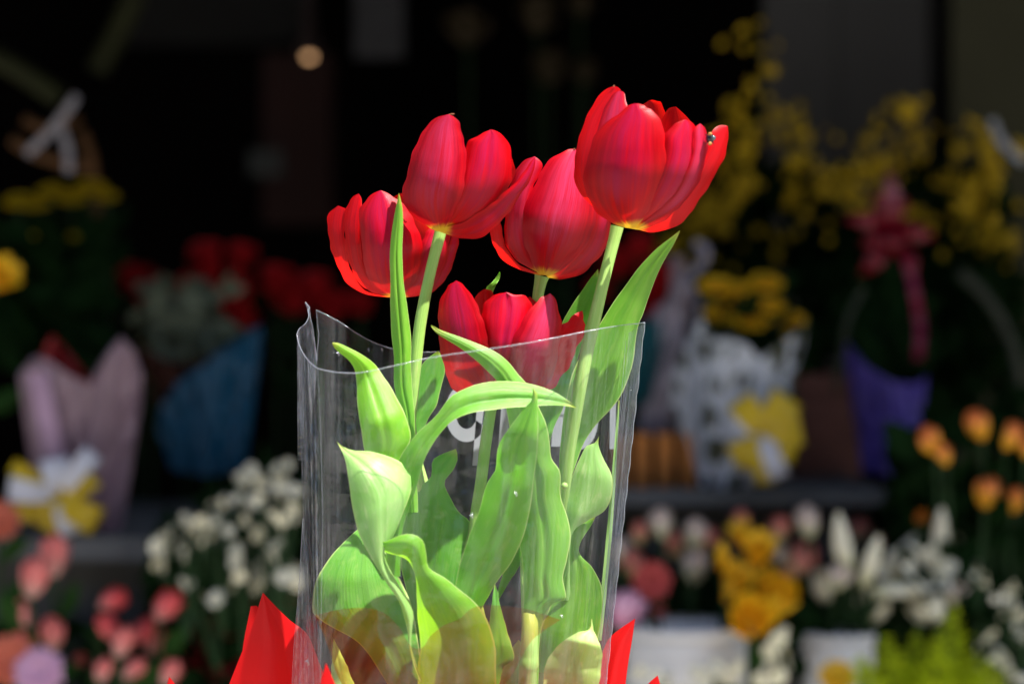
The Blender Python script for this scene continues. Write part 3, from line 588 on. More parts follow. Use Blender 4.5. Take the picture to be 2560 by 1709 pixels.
board('side_screen', 'dark olive screen at the right edge behind the yellow flowers', 'screen', 2382, 2760, -200, 1500, 3.0, simple('olive_panel', (.045,.045,.026), .8, .2, 5), .03)
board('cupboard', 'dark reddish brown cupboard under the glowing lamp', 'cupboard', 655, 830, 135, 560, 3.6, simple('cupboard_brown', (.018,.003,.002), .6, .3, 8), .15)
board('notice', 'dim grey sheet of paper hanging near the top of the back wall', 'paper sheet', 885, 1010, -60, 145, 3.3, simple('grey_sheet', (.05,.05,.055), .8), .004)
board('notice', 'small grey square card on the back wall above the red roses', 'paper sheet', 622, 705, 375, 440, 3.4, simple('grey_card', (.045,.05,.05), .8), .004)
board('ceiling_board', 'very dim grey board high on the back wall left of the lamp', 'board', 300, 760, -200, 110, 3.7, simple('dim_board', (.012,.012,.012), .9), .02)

# lamp
lp = B(773, 141, 3.2)
lamp = thing('lamp', 'small glowing warm lamp deep in the dark shop', 'lamp', lp)
lm, lnt, lo = nodes('lamp_glow'); em = lnt.nodes.new('ShaderNodeEmission'); em.inputs[0].default_value = (1, .55, .26, 1); em.inputs[1].default_value = .5; lnt.links.new(em.outputs[0], lo.inputs[0])
MB().ball(lp, (px_m(12, 3.2), px_m(12, 3.2), px_m(10, 3.2))).build('bulb', lm, lamp)
MB().lathe([(.006,.09),(.008,.03),(.018,.014),(.017,.0)], c=lp, n=16).build('socket', simple('socket', (.03,.02,.02)), lamp)
MB().tube([(lp[0], lp[1], lp[2]+.09), (lp[0], lp[1], 2.35)], .002, 6).build('cord', bpy.data.materials['socket'], lamp)

# two stepped shelves of concrete
stone = simple('concrete_shelf', (.13,.13,.128), .85, .35, 14, .4)
def shelf(name, label, x0, x1, ytop, ybot, D, depth=.5, front=None):
    a, b = B(x0, ytop, D), B(x1, ybot, D)
    o = thing(name, label, 'shelf', ((a[0]+b[0])/2, a[1], b[2]))
    MB().box(a[0], b[0], a[1], a[1]+depth, b[2], a[2]).build('slab', stone, o, False)
    z = b[2] - .002
    MB().box(a[0]+.01, b[0]-.01, a[1]+.05, a[1]+depth, 0, z).build('riser', simple('shelf_riser', (.09,.09,.088), .9, .4, 10, .4) if 'shelf_riser' not in bpy.data.materials else bpy.data.materials['shelf_riser'], o, False)
    return o
shelf('stone_shelf', 'concrete shelf at the left below the pink wrapped bouquet', -260, 560, 1345, 1400, 2.12)
shelf('stone_shelf', 'concrete shelf at the right below the crate and the spotted wrap', 1180, 2230, 1226, 1262, 2.25)
shelf('stone_shelf', 'lower concrete step under the white buckets', -500, 3100, 2350, 2420, 2.0, 1.0)

# ------------------------------------------------------------------ flower kit (unit meshes, then copies)
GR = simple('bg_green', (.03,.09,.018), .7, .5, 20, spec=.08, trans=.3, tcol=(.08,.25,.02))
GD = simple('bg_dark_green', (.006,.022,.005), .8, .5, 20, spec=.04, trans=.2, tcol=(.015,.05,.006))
ST = simple('bg_stem', (.02,.055,.015), .5)
def place(me, name, parent, loc, s=1.0, rot=(0, 0, 0)):
    o = bpy.data.objects.new(name, me); col.objects.link(o); o.parent = parent
    o.location = loc; o.scale = (s, s, s) if not hasattr(s, '__len__') else s; o.rotation_euler = rot; return o
def rose_mesh(name, mat, open_=0.3, n=11, seed=0):
    """unit rosebud: foot at 0, tip at z = 1, overlapping petals on a spiral"""
    r = random.Random(seed); m = MB()
    for k in range(n):
        t = k / (n - 1); a0 = k * 2.4; wd = 1.5 - .35 * t; rad = .13 + (.30 + .12*open_) * t; hh = 1.0 - .16 * t * (1 + open_)
        rows = []
        for i in range(7):
            v = i / 6; row = []
            pr = math.sin(math.pi * (0.08 + .62 * v)) ** .8
            flare = open_ * t * .38 * max(0, v - .55)**1.3 * 2.2
            for j in range(7):
                q = (j / 6 * 2 - 1); a = a0 + q * wd * .5 * (1 if v < .8 else 1 - (v-.8)*1.6)
                rr = rad * pr + flare + .02 * q*q * t
                row.append((rr*math.cos(a), rr*math.sin(a), hh*v*(1 - .06*q*q*v) ))
            rows.append(row)
        m.grid(rows)
    return m.mesh(name, mat)
def disc_flower_mesh(name, mat, n=16, layers=3, ln=.5, wd=.10, curl=.25, seed=0, centre=.16):
    """unit daisy / mum facing +Z"""
    r = random.Random(seed); m = MB()
    for L in range(layers):
        k0 = r.random()
        for k in range(n):
            a = 2*math.pi*(k + k0 + r.uniform(-.15,.15))/n; l = ln*(1 - .22*L)*r.uniform(.9,1.08); lift = .10 + .20*L
            rows = []
            for i in range(5):
                v = i/4; x = .05 + l*v*math.cos(lift*1.6*(1-v*.2)); z = l*v*math.sin(lift*1.6) - curl*l*v*v*.4
                ww = wd*(.35 + .9*math.sin(math.pi*min(1, v*.85+.08)))
                rows.append([(x*math.cos(a) - q*ww*math.sin(a), x*math.sin(a) + q*ww*math.cos(a), z - .03*abs(q)) for q in (-1, 0, 1)])
            m.grid(rows)
    m.ball((0, 0, .03), (centre, centre, .07), 10, 6)
    return m.mesh(name, mat)
def lily_bud_mesh(name, mat, seed=0):
    m = MB(); rows = []
    for i in range(12):
        v = i/11; r = .155*math.sin(math.pi*(.06 + .90*v))**.75*(1 - .25*v)
        rows.append([((r*(1 + .16*math.cos(3*a)))*math.cos(a), (r*(1 + .16*math.cos(3*a)))*math.sin(a), v) for a in [2*math.pi*k/18 for k in range(18)]])
    m.grid(rows, closed=True); return m.mesh(name, mat)
def lily_open_mesh(name, mat, flare=.8):
    m = MB()
    for k in range(6):
        a0 = math.pi/3*k; rows = []
        for i in range(9):
            v = i/8; r = .07 + flare*.45*v**1.7; z = .85*v - .30*flare*v**3; w_ = .02 + .17*math.sin(math.pi*min(.97, v*.9+.05))
            rows.append([(r*math.cos(a0) - q*w_*math.sin(a0), r*math.sin(a0) + q*w_*math.cos(a0), z + .05*abs(q)) for q in (-1,-.5,0,.5,1)])
        m.grid(rows)
    return m.mesh(name, mat)
def leaf_mesh(name, mat, wd=.22, bend=.25):
    rows = []
    for i in range(8):
        v = i/7; w_ = wd*math.sin(math.pi*(.03+.94*v))
        rows.append([(q*w_, -bend*v*v + .08*abs(q), v) for q in (-1,-.5,0,.5,1)])
    return MB().grid(rows).mesh(name, mat)
def stem_part(root, loc, down=.22, mat=ST, r=.0022, lean=(0, 0)):
    m = MB().tube([(0,0,0),(lean[0]*.4,lean[1]*.4,-down*.5),(lean[0],lean[1],-down)], r, 6, nseg=8)
    return place(m.mesh('stem', mat), 'stem', root, loc)
LF = leaf_mesh('leaf', GR); LFD = leaf_mesh('leaf', GD)
def flower(name, label, cat, me, part, px, py, D, size, tilt=0.0, fwd=0.0, group=None, spin=0.0, down=.2, leaves=2, base=True, stemr=.0022, sc3=None, lf=None):
    """px,py: centre of the bloom in the photo; size: its length in photo pixels; tilt: lean in the picture plane, degrees clockwise; fwd: nod towards the viewer"""
    s = px_m(size, D); c = Vector(B(px, py, D))
    rot = Euler((R_(fwd), R_(tilt), 0), 'XYZ').to_matrix()
    rt = (Euler((0, R_(tilt), 0)).to_matrix() @ Euler((R_(fwd), 0, 0)).to_matrix() @ Euler((0, 0, spin)).to_matrix())
    foot = c - rt @ Vector((0, 0, .5*s)) if base else c
    root = thing(name, label, cat, foot, group)
    place(me, part, root, (0,0,0), s if sc3 is None else tuple(s*q for q in sc3), rt.to_euler())
    stem_part(root, (0,0,0), down, lean=(-.03*math.sin(R_(tilt)), .03), r=stemr)
    rr = random.Random(int(px*7 + py))
    for k in range(leaves):
        place(lf or LF, 'leaf', root, (0, .004, -down*(.18 + .2*k)), rr.uniform(.03,.05), (rr.uniform(-.6,.2), rr.choice((-1,1))*rr.uniform(.6,1.3), rr.uniform(-.8,.8)))
    return root

PINK = two_tone('coral_petal', (.72,.46,.40), (.86,.25,.23), .0, .75)
PINK2 = two_tone('deep_coral_petal', (.68,.36,.33), (.82,.13,.14), .0, .7)
PEACH = two_tone('peach_petal', (.60,.52,.26), (.72,.24,.20), .25, .9)
AMBER = two_tone('amber_petal', (.85,.42,.02), (.85,.24,.08), .45, 1.05)
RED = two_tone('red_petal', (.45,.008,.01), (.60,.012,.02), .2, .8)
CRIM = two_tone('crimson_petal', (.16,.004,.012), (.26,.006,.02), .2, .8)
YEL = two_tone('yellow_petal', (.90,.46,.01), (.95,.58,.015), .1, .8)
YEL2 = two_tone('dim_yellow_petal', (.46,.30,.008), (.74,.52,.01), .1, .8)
WHT = two_tone('white_petal', (.80,.80,.50), (.92,.88,.70), .0, .5)
CRM = two_tone('cream_petal', (.62,.62,.42), (.72,.60,.55), .3, .9)
LILAC = two_tone('lilac_petal', (.70,.28,.45), (.78,.45,.62), .1, .8)
bud_pink, bud_deep, bud_peach, bud_amber = (rose_mesh('bloom', m, .15, 10, i) for i, m in enumerate((PINK, PINK2, PEACH, AMBER)))
bud_cream = rose_mesh('bloom', CRM, .15, 10, 5)
rose_red, rose_crim, rose_yel, rose_or = rose_mesh('bloom', RED, .9, 13, 6), rose_mesh('bloom', CRIM, .9, 13, 7), rose_mesh('bloom', YEL, .5, 12, 8), rose_mesh('bloom', PINK2, 1, 14, 3)
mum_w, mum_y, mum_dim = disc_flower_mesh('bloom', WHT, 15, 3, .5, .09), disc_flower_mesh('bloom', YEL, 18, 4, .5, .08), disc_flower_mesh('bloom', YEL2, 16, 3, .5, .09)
lily_bud, lily_w, lily_y = lily_bud_mesh('bloom', WHT), lily_open_mesh('bloom', WHT, .9), lily_open_mesh('bloom', YEL, .55)
lily_bud_y = lily_bud_mesh('bloom', YEL)
gerb_l = disc_flower_mesh('bloom', LILAC, 26, 3, .5, .06, .3)
gerb_o = disc_flower_mesh('bloom', two_tone('orange_petal', (.80,.05,.03), (.80,.20,.10), .1, .7), 24, 3, .5, .06, .3)
gerb_r = disc_flower_mesh('bloom', two_tone('scarlet_petal', (.35,.01,.005), (.72,.10,.08), .3, .95), 26, 3, .5, .06, .3)

# --- pink rosebuds, bottom left
G = 'coral rosebuds at the lower left'
for (x, y, ln, ti, me, lb) in (
    (138,1385,112,4,bud_pink,'highest coral rosebud, directly below the yellow and white bow'),
    (85,1440,108,12,bud_pink,'coral rosebud just below and left of the highest one'),
    (59,1537,88,-14,bud_pink,'round coral rosebud near the left edge above the red bud'),
    (129,1581,95,0,bud_pink,'teardrop shaped coral rosebud above the lilac gerbera'),
    (51,1598,60,0,bud_deep,'small bright red bud between the coral buds and the orange gerbera'),
    (283,1499,86,62,bud_deep,'dim reddish bud leaning right, highest of the middle cluster'),
    (421,1512,98,40,bud_deep,'bright rosebud leaning right with a red tip, at the right of the cluster'),
    (363,1574,98,58,bud_deep,'red coral bud lying almost flat in the middle of the cluster'),
    (308,1602,84,20,bud_pink,'orange pink bud under the flat red one'),
    (268,1566,80,-30,bud_deep,'dull red bud at the left of the middle cluster'),
    (202,1648,54,0,bud_pink,'small round coral bud facing forward, left of the bottom row'),
    (259,1672,66,18,bud_pink,'pink bud at the bottom, second from the left of the bottom row'),
    (337,1671,74,48,bud_pink,'pink bud at the bottom tilted right, third of the bottom row'),
    (427,1680,76,30,bud_pink,'pink bud at the bottom beside the red paper tip'),
    (398,1609,84,70,bud_pink,'pale pink bud lying sideways below the red tipped bud')):
    fw = 70 if 'facing forward' in lb else random.Random(x).uniform(5, 35)
    flower('rose', lb, 'rosebud', me, 'bloom', x, y, 2.02 + (x % 7)*.006, ln*1.0, ti, fw, G, spin=x, sc3=(.74,.74,1))
flower('gerbera', 'orange red gerbera cut by the bottom left corner', 'gerbera', gerb_o, 'bloom', 26, 1648, 1.99, 130, 10, 62, spin=.3, base=False)
flower('gerbera', 'lilac pink gerbera at the bottom left beside the orange one', 'gerbera', gerb_l, 'bloom', 98, 1678, 1.97, 118, 0, 66, spin=.9, base=False)
flower('carnation', 'red orange flower at the left edge beside the bow', 'flower', gerb_o, 'bloom', -6, 1300, 2.1, 110, 0, 55, spin=.9, base=False)
G = 'dark crimson roses behind the red paper'
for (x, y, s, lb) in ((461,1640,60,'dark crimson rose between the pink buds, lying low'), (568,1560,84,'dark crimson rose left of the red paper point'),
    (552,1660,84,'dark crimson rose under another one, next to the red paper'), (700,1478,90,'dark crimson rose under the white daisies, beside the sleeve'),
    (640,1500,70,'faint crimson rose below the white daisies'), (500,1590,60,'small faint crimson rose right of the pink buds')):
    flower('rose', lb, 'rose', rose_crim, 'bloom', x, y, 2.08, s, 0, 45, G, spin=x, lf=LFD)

# --- white daisy sprays
G = 'white daisy sprays in the middle left'
sprays = [('arched white daisy spray at the left end of the white flowers', (470,1480), [(466,1302,46),(404,1410,40),(389,1366,42),(458,1364,44),(426,1330,42),(418,1378,36),(486,1330,36)]),
 ('white daisy spray reaching up and left above the arched one', (560,1470), [(524,1333,36),(555,1259,30),(590,1245,30),(540,1300,26),(500,1300,30)]),
 ('topmost white daisy spray beside the sleeve', (660,1440), [(629,1178,40),(690,1175,42),(650,1205,34),(700,1205,34),(612,1210,30)]),
 ('white daisy spray halfway up against the sleeve', (690,1440), [(641,1251,40),(699,1240,40),(735,1225,34),(668,1270,32),(726,1294,38),(700,1300,34)]),
 ('white daisy spray in the centre of the white flowers', (610,1520), [(598,1348,38),(645,1333,44),(590,1378,36),(590,1403,40),(612,1300,30),(600,1440,34)]),
 ('lowest and brightest white daisy spray above the red paper point', (650,1560), [(621,1434,48),(645,1465,44),(582,1461,32),(640,1420,38),(660,1440,32),(604,1415,30)]),
 ('white daisy spray at the right, partly behind the sleeve edge', (720,1540), [(699,1348,44),(680,1387,44),(710,1442,44),(735,1435,40),(690,1365,36),(745,1460,34)]),
 ('single dim white daisy left of the red paper', (545,1560), [(540,1496,44),(460,1456,30),(470,1470,22)])]
for i, (lb, ft, bl) in enumerate(sprays):
    D = 2.02 + .02*(i % 3); root = thing('daisy_spray', lb, 'daisy spray', B(ft[0], ft[1] + 120, D), G)
    rb = Vector(root.location); m = MB()
    rx = random.Random(i*7); bl = bl + [(x + rx.uniform(-34,34), y + rx.uniform(-30,30), s*rx.uniform(.6,.85)) for (x, y, s) in bl]
    for (x, y, s) in bl:
        p = Vector(B(x, y, D + .01*((x*3) % 5 - 2))) - rb
        place(mum_w, 'bloom', root, p, px_m(s*1.0, D), (R_(60 + int(x % 5)*6), R_(int(x % 9)*5 - 20), x))
        m.tube([(0,0,0), tuple(p*.6 + Vector((0,.01,0))), tuple(p + Vector((0,.004,-.003)))], .0012, 5, nseg=8)
    m.build('stem', ST, None); o = col.objects[-1]; o.parent = root
    for k in range(7):
        r = random.Random(i*31 + k); x, y, s = bl[k % len(bl)]
        place(LFD, 'leaf', root, Vector(B(x + r.uniform(-30,30), y + r.uniform(20,70), D + .02)) - rb, r.uniform(.018,.035), (r.uniform(-.5,.5), r.uniform(-1.4,1.4), r.uniform(0,6)))

# --- dark mixed foliage behind everything in the lower rows (nobody could count it)
def mass(name, x0, x1, y0, y1, D, n, mat, s0, s1, seed, dd=.12, label=None):
    r = random.Random(seed); m = MB()
    for k in range(n):
        c = Vector(B(r.uniform(x0, x1), y0 + (y1-y0)*r.random()**.8, D + r.uniform(-dd, dd))); s = r.uniform(s0, s1)
        e = Euler((r.uniform(-1,1), r.uniform(-1.5,1.5), r.uniform(0,6))).to_matrix()
        rows = []
        for i in range(5):
            v = i/4; w_ = .26*math.sin(math.pi*(.04+.92*v))
            rows.append([tuple(c + e @ (Vector((q*w_, -.2*v*v, v-.5))*s)) for q in (-1,0,1)])
        m.grid(rows)
    return tag(m.build(name, mat, None), label, name.replace('_', ' '), kind='stuff')
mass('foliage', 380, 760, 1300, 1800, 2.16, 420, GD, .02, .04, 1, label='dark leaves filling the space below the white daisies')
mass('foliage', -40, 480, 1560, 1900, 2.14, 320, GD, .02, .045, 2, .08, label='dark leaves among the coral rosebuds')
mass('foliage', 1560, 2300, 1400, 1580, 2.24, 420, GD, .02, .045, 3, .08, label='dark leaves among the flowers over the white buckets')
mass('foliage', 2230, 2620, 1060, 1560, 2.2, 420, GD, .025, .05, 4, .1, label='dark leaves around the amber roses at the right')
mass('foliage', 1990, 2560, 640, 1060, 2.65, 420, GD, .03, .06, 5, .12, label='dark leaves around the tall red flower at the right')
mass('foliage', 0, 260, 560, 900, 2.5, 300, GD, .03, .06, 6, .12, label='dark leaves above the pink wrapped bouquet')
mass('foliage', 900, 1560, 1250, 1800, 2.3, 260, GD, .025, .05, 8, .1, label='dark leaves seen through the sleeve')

# --- wrapped bouquets
def wrap(root, name, top, bottom, D, r, mat, back=True, smooth=False, nv=60, nu=16):
    a, b = resample(top, nv, smooth), resample(bottom, nv, True)
    for sgn, dz in ((-1, 0), (1, 12)):
        if sgn > 0 and not back: continue
        rows = []
        for i in range(nv):
            v = i/(nv-1); row = []
            for j in range(nu):
                s = j/(nu-1); p = a[i]*(1-s) + b[i]*s + np.array([0, -dz*(1-s) if sgn > 0 else 0])
                dd = sgn * r * (1 - .55*s) * math.sin(math.pi*v)**.7 + .0045*math.sin(v*17 + 3*s) + .003*math.sin(v*41 - 7*s + sgn) + .002*math.sin(v*73 + 11*s)
                row.append(B(p[0], p[1], D + dd))
            rows.append(row)
        MB().grid(rows).build(name, mat, root)
def ribbon_loop(root, mat, x, y, D, ln, wd, ang, name='loop'):
    """one puffy loop of a bow, ln long, pointing at ang degrees in the picture"""
    s, w2 = px_m(ln, D), px_m(wd, D)/2; c = Vector(B(x, y, D)); rows = []
    for k in range(19):
        a = 2*math.pi*k/18; lx = s*(.5 - .5*math.cos(a)); ly = .24*s*math.sin(a)
        ww = w2*(.35 + .65*math.sin(a/2)**.6)
        row = []
        for q in (-1,-.5,0,.5,1):
            p = Vector((lx, ly, q*ww)); p = Matrix.Rotation(-R_(ang), 3, 'Y') @ p; row.append(tuple(c + p))
        rows.append(row)
    return MB().grid(rows).build(name, mat, root)
satin = lambda n, c: simple(n, c, .35, .25, 26, spec=.5, trans=.25, tcol=c, bump=.6)
PK, LINER, YR, WR, BLUE, PURP = satin('pink_wrap', (.38,.25,.30)), satin('red_liner', (.40,.01,.015)), satin('yellow_ribbon', (.72,.50,.01)), satin('white_ribbon', (.72,.72,.78)), satin('blue_wrap', (.006,.10,.20)), satin('purple_wrap', (.13,.09,.46))
pb = thing('wrapped_bouquet', 'bouquet wrapped in pale pink paper with a red liner, at the left', 'bouquet', B(200, 1345, 2.2))
wrap(pb, 'pink_paper', [(48,945),(84,905),(116,897),(170,935),(226,962),(262,900),(302,851),(335,890),(356,945),(353,1010)], [(100,1338),(200,1342),(305,1330)], 2.2, .045, PK, smooth=False)
wrap(pb, 'red_liner', [(92,904),(112,865),(132,835),(180,890),(232,956)], [(150,1100),(200,1120),(230,1100)], 2.225, .005, LINER, False)
paperband = MB().grid([[B(70+s*48+v*75, 930+v*380, 2.2-.034-.010*math.sin(v*3.1)) for s in (0,.5,1)] for v in np.linspace(0,1,12)]).build('band', satin('pink_band', (.60,.38,.50)), pb)
bw = thing('bow', 'large yellow and white ribbon bow tied on the pink wrapped bouquet', 'bow', B(140, 1250, 2.13))
for (mt, x, y, l, wd, an) in ((YR,150,1240,100,75,35),(YR,150,1250,110,70,-30),(YR,140,1250,80,95,-125),(YR,140,1230,130,34,148),(YR,150,1240,60,90,-95),(WR,150,1235,92,70,98),(WR,130,1235,110,62,172),(WR,150,1250,90,54,-70),(WR,160,1225,120,50,52),(YR,120,1240,90,60,-150)):
    ribbon_loop(bw, mt, x, y, 2.13 - .002*(x % 7), l, wd, an)
bb = thing('wrapped_bouquet', 'bouquet in dark blue wrap cut diagonally, left of the sleeve', 'bouquet', B(520, 1180, 2.4))
wrap(bb, 'blue_paper', [(392,1075),(405,1010),(450,950),(520,905),(600,855),(652,822),(655,860)], [(430,1175),(520,1188),(615,1170)], 2.4, .05, BLUE)
sil = simple('silver_leaf', (.20,.23,.15), .7, .35, 40, trans=.2)
mf = MB(); r = random.Random(3)
for k in range(150):
    c = Vector(B(r.gauss(465, 55), r.gauss(815, 45), 2.47 + r.uniform(-.03,.03))); e = Euler((r.uniform(-1,1), r.uniform(-1.5,1.5), r.uniform(0,6))).to_matrix()
    mf.grid([[tuple(c + e @ (Vector((q*.3*math.sin(math.pi*(.05+.9*i/4)), 0, i/4-.5))*.026)) for q in (-1,0,1)] for i in range(5)])
mf.build('filler_leaves', sil, bb)
wrap(bb, 'brown_paper', [(318,800),(350,860),(420,905),(520,900)], [(440,1120),(500,1130)], 2.43, .02, simple('brown_paper', (.07,.022,.012), .8), False)

# --- red roses behind
G = 'dim red roses deep in the shop'
rr = [(330,700,80,'leftmost dim red rose above the blue bouquet'),(368,728,84,'dim red rose just right of the leftmost one'),(455,722,62,'small dim red rose above the pale filler leaves'),(520,648,84,'highest dim red rose over the blue bouquet'),(508,700,70,'dim red rose under the highest one'),(600,640,66,'faint red rose right of the highest one'),(592,722,86,'brightest red rose above the tip of the blue wrap'),(560,770,60,'small red rose above the blue wrap'),(612,795,56,'red rose touching the top of the blue wrap'),
 (688,700,74,'faint red rose left of the torn plastic corner'),(735,745,86,'faint red rose behind the torn plastic corner'),(790,720,76,'faint red rose right of the torn plastic corner'),(835,765,76,'faint red rose below the leftmost tulip'),(900,760,60,'faint red rose behind the narrow upright leaf'),
 (1545,660,74,'dim red rose between the two right stems'),(1500,730,60,'dim red rose seen left of the long right leaf'),(1600,620,60,'red rose behind the tip of the long right leaf'),(1640,700,84,'red rose right of the long right leaf'),(1628,760,70,'red rose above the pale patterned wrap'),(1420,640,60,'faint red rose below the middle right tulip')]
for (x, y, s, lb) in rr: flower('rose', lb, 'rose', rose_red, 'bloom', x, y, 2.5 if x > 1580 else 2.62, s, 0, 40, G, spin=x, lf=LFD, down=.25)

# --- left column: lily at the edge, orange flower cluster, ribbon and twigs
flower('lily', 'bright yellow lily cut by the left edge', 'lily', lily_y, 'bloom', 0, 690, 2.2, 150, 60, 40, spin=.4, down=.3)
G = 'dim orange flowers over the pink bouquet'
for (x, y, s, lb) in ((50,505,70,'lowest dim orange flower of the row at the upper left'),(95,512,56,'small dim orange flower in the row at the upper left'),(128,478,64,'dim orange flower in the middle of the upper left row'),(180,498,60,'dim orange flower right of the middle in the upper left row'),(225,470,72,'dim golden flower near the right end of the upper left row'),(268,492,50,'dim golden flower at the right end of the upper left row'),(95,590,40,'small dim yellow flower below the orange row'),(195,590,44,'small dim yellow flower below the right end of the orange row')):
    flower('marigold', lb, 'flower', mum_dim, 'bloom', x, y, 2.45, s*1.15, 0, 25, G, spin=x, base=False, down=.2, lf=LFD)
def strip_ribbon(name, label, pts, wd, D, mat, cat='ribbon'):
    root = thing(name, label, cat, B(pts[0][0], pts[0][1], D)); a = resample(pts, 20)
    rows = []
    for i in range(20):
        d = a[min(i+1,19)] - a[max(i-1,0)]; nrm = np.array([-d[1], d[0]]); nrm = nrm/ (np.linalg.norm(nrm)+1e-6)
        rows.append([B(a[i][0]+nrm[0]*q*wd/2, a[i][1]+nrm[1]*q*wd/2, D + .004*math.sin(i*.7) + .003*q) for q in (-1,0,1)])
    MB().grid(rows).build('strip', mat, root); return root
GRIB = satin('grey_ribbon', (.30,.28,.31))
strip_ribbon('ribbon', 'pale ribbon slanting up to the right at the upper left', [(66,386),(120,335),(165,280),(192,240)], 22, 2.35, GRIB)
strip_ribbon('ribbon', 'pale ribbon hanging straight down below the slanting one', [(150,318),(168,370),(172,432)], 22, 2.36, GRIB)
TW = simple('twig', (.10,.045,.015), .8, .4, 30)
def twig(label, pts, r, D, mat=TW, name='twig', cat='twig'):
    o = thing(name, label, cat, B(pts[0][0], pts[0][1], D)); MB().tube([B(x, y, D) for x, y in pts], r, 7, nseg=24).build('branch', mat, o); return o
twig('brown twig crossing behind the slanting pale ribbon', [(30,350),(90,385),(150,405),(215,420)], .006, 2.42)
twig('short brown twig above the slanting pale ribbon', [(60,298),(110,320),(200,300)], .005, 2.42)
twig('brown twig curving down right of the hanging ribbon', [(205,330),(228,400),(240,520),(235,700)], .006, 2.46)
BR = simple('olive_branch', (.018,.02,.005), .8, .4, 30)
twig('dim olive branch slanting down from the left edge', [(-20,140),(70,190),(150,245)], .012, 2.5, BR, 'branch', 'branch')
twig('dim olive branch rising to the top edge left of the lamp', [(240,180),(290,90),(350,-40)], .013, 2.6, BR, 'branch', 'branch')
twig('yellow green stem under the orange flowers', [(150,560),(160,620),(155,680),(190,800)], .006, 2.46, BR, 'branch', 'branch')

# ------------------------------------------------------------------ RIGHT SIDE
# crate of vertical slats
cr = thing('slatted_crate', 'small brown crate of upright wooden slats on the right shelf', 'crate', B(1650, 1226, 2.32))
wd_ = simple('crate_wood', (.55,.20,.045), .7, .45, 24, .3)
for k in range(4):
    x0 = 1530 + k*57
    a, b = B(x0, 1224, 2.3), B(x0 + 38, 1084, 2.3)
    MB().box(a[0], b[0], a[1], a[1]+.007, a[2], b[2]).build('slat', wd_, cr, False)
a, b = B(1556, 1222, 2.32), B(1740, 1092, 2.32)
MB().box(a[0], b[0], a[1], a[1]+.12, a[2], b[2]).build('inner_box', simple('crate_dark', (.03,.012,.006), .8), cr, False)
# dark brown box
bx = thing('box', 'plain dark brown box between the spotted wrap and the purple pot', 'box', B(2070, 1222, 2.5))
a, b = B(1985, 1222, 2.5), B(2150, 985, 2.5)
MB().box(a[0], b[0], a[1], a[1]+.12, a[2], b[2]).build('carton', simple('box_brown', (.11,.045,.035), .75, .3, 12), bx, False)
MB().box(a[0]-.004, b[0]+.004, a[1]-.004, a[1]+.124, b[2]+.001, b[2]+.02).build('lid', bpy.data.materials['box_brown'], bx, False)

# spotted wrap with yellow mums and bow
def spotted():
    m, nt, out = nodes('spotted_wrap'); tc = nt.nodes.new('ShaderNodeTexCoord')
    v = nt.nodes.new('ShaderNodeTexVoronoi'); v.inputs['Scale'].default_value = 34; v.inputs['Randomness'].default_value = .6; nt.links.new(tc.outputs['Object'], v.inputs['Vector'])
    n = noise(nt, tc.outputs['Object'], 60, 3)
    f = ramp(nt, math_(nt, 'ADD', v.outputs['Distance'], math_(nt, 'MULTIPLY', n, .12)), .44, .53)
    bs = nt.nodes.new('ShaderNodeBsdfPrincipled'); nt.links.new(mixc(nt, f, (.05,.055,.03), (.52,.55,.60)), bs.inputs['Base Color']); bs.inputs['Roughness'].default_value = .5
    nt.links.new(bs.outputs[0], out.inputs[0]); return m
SP = spotted()
sw = thing('wrapped_pot', 'yellow mums pot in grey white spotted wrap on the right shelf', 'wrapped pot', B(1830, 1226, 2.3))
wrap(sw, 'spotted_paper', [(1738,810),(1756,798),(1790,850),(1830,845),(1868,862),(1900,898),(1935,868),(1975,846),(2018,800),(2012,850)], [(1752,1215),(1830,1222),(1905,1215)], 2.3, .05, SP)
wrap(sw, 'white_lace', [(1672,1000),(1676,950),(1700,880),(1738,830),(1760,845)], [(1752,1212),(1780,1216),(1800,1216)], 2.31, .02, SP, False)
bw = thing('bow', 'yellow and white bow on the spotted wrap', 'bow', B(1900, 1080, 2.22))
for (mt, x, y, l, wd, an) in ((YR,1905,1085,115,80,55),(YR,1905,1085,100,85,10),(YR,1905,1080,100,70,125),(YR,1900,1090,90,75,-110),(YR,1905,1090,95,80,-20),(WR,1905,1085,95,52,-55),(WR,1900,1080,75,50,150),(WR,1905,1090,115,54,-68),(YR,1905,1130,80,46,-85),(YR,1890,1100,75,46,-150)):
    ribbon_loop(bw, mt, x, y, 2.215 - .003*(l % 5), l, wd, an)
G = 'yellow mums over the spotted wrap'
for (x, y, s, lb) in ((1790,716,86,'yellow mum at the top left of the spotted pot'),(1845,722,60,'yellow mum between the two top ones of the spotted pot'),(1912,708,84,'yellow mum at the top right of the spotted pot'),(1810,782,92,'yellow mum at the lower left of the spotted pot'),(1880,800,92,'yellow mum at the bottom middle of the spotted pot'),(1925,765,70,'yellow mum right of centre over the spotted pot'),(1978,800,70,'rightmost yellow mum over the spotted pot'),(1985,838,50,'small yellow mum drooping at the right of the spotted pot'),(1846,755,60,'yellow mum in the centre of the spotted pot')):
    flower('mum', lb, 'mum', mum_y, 'bloom', x, y, 2.3 + .004*(x % 5), s*1.05, 0, 28, G, spin=x, base=False, down=.10, leaves=2, lf=LFD)
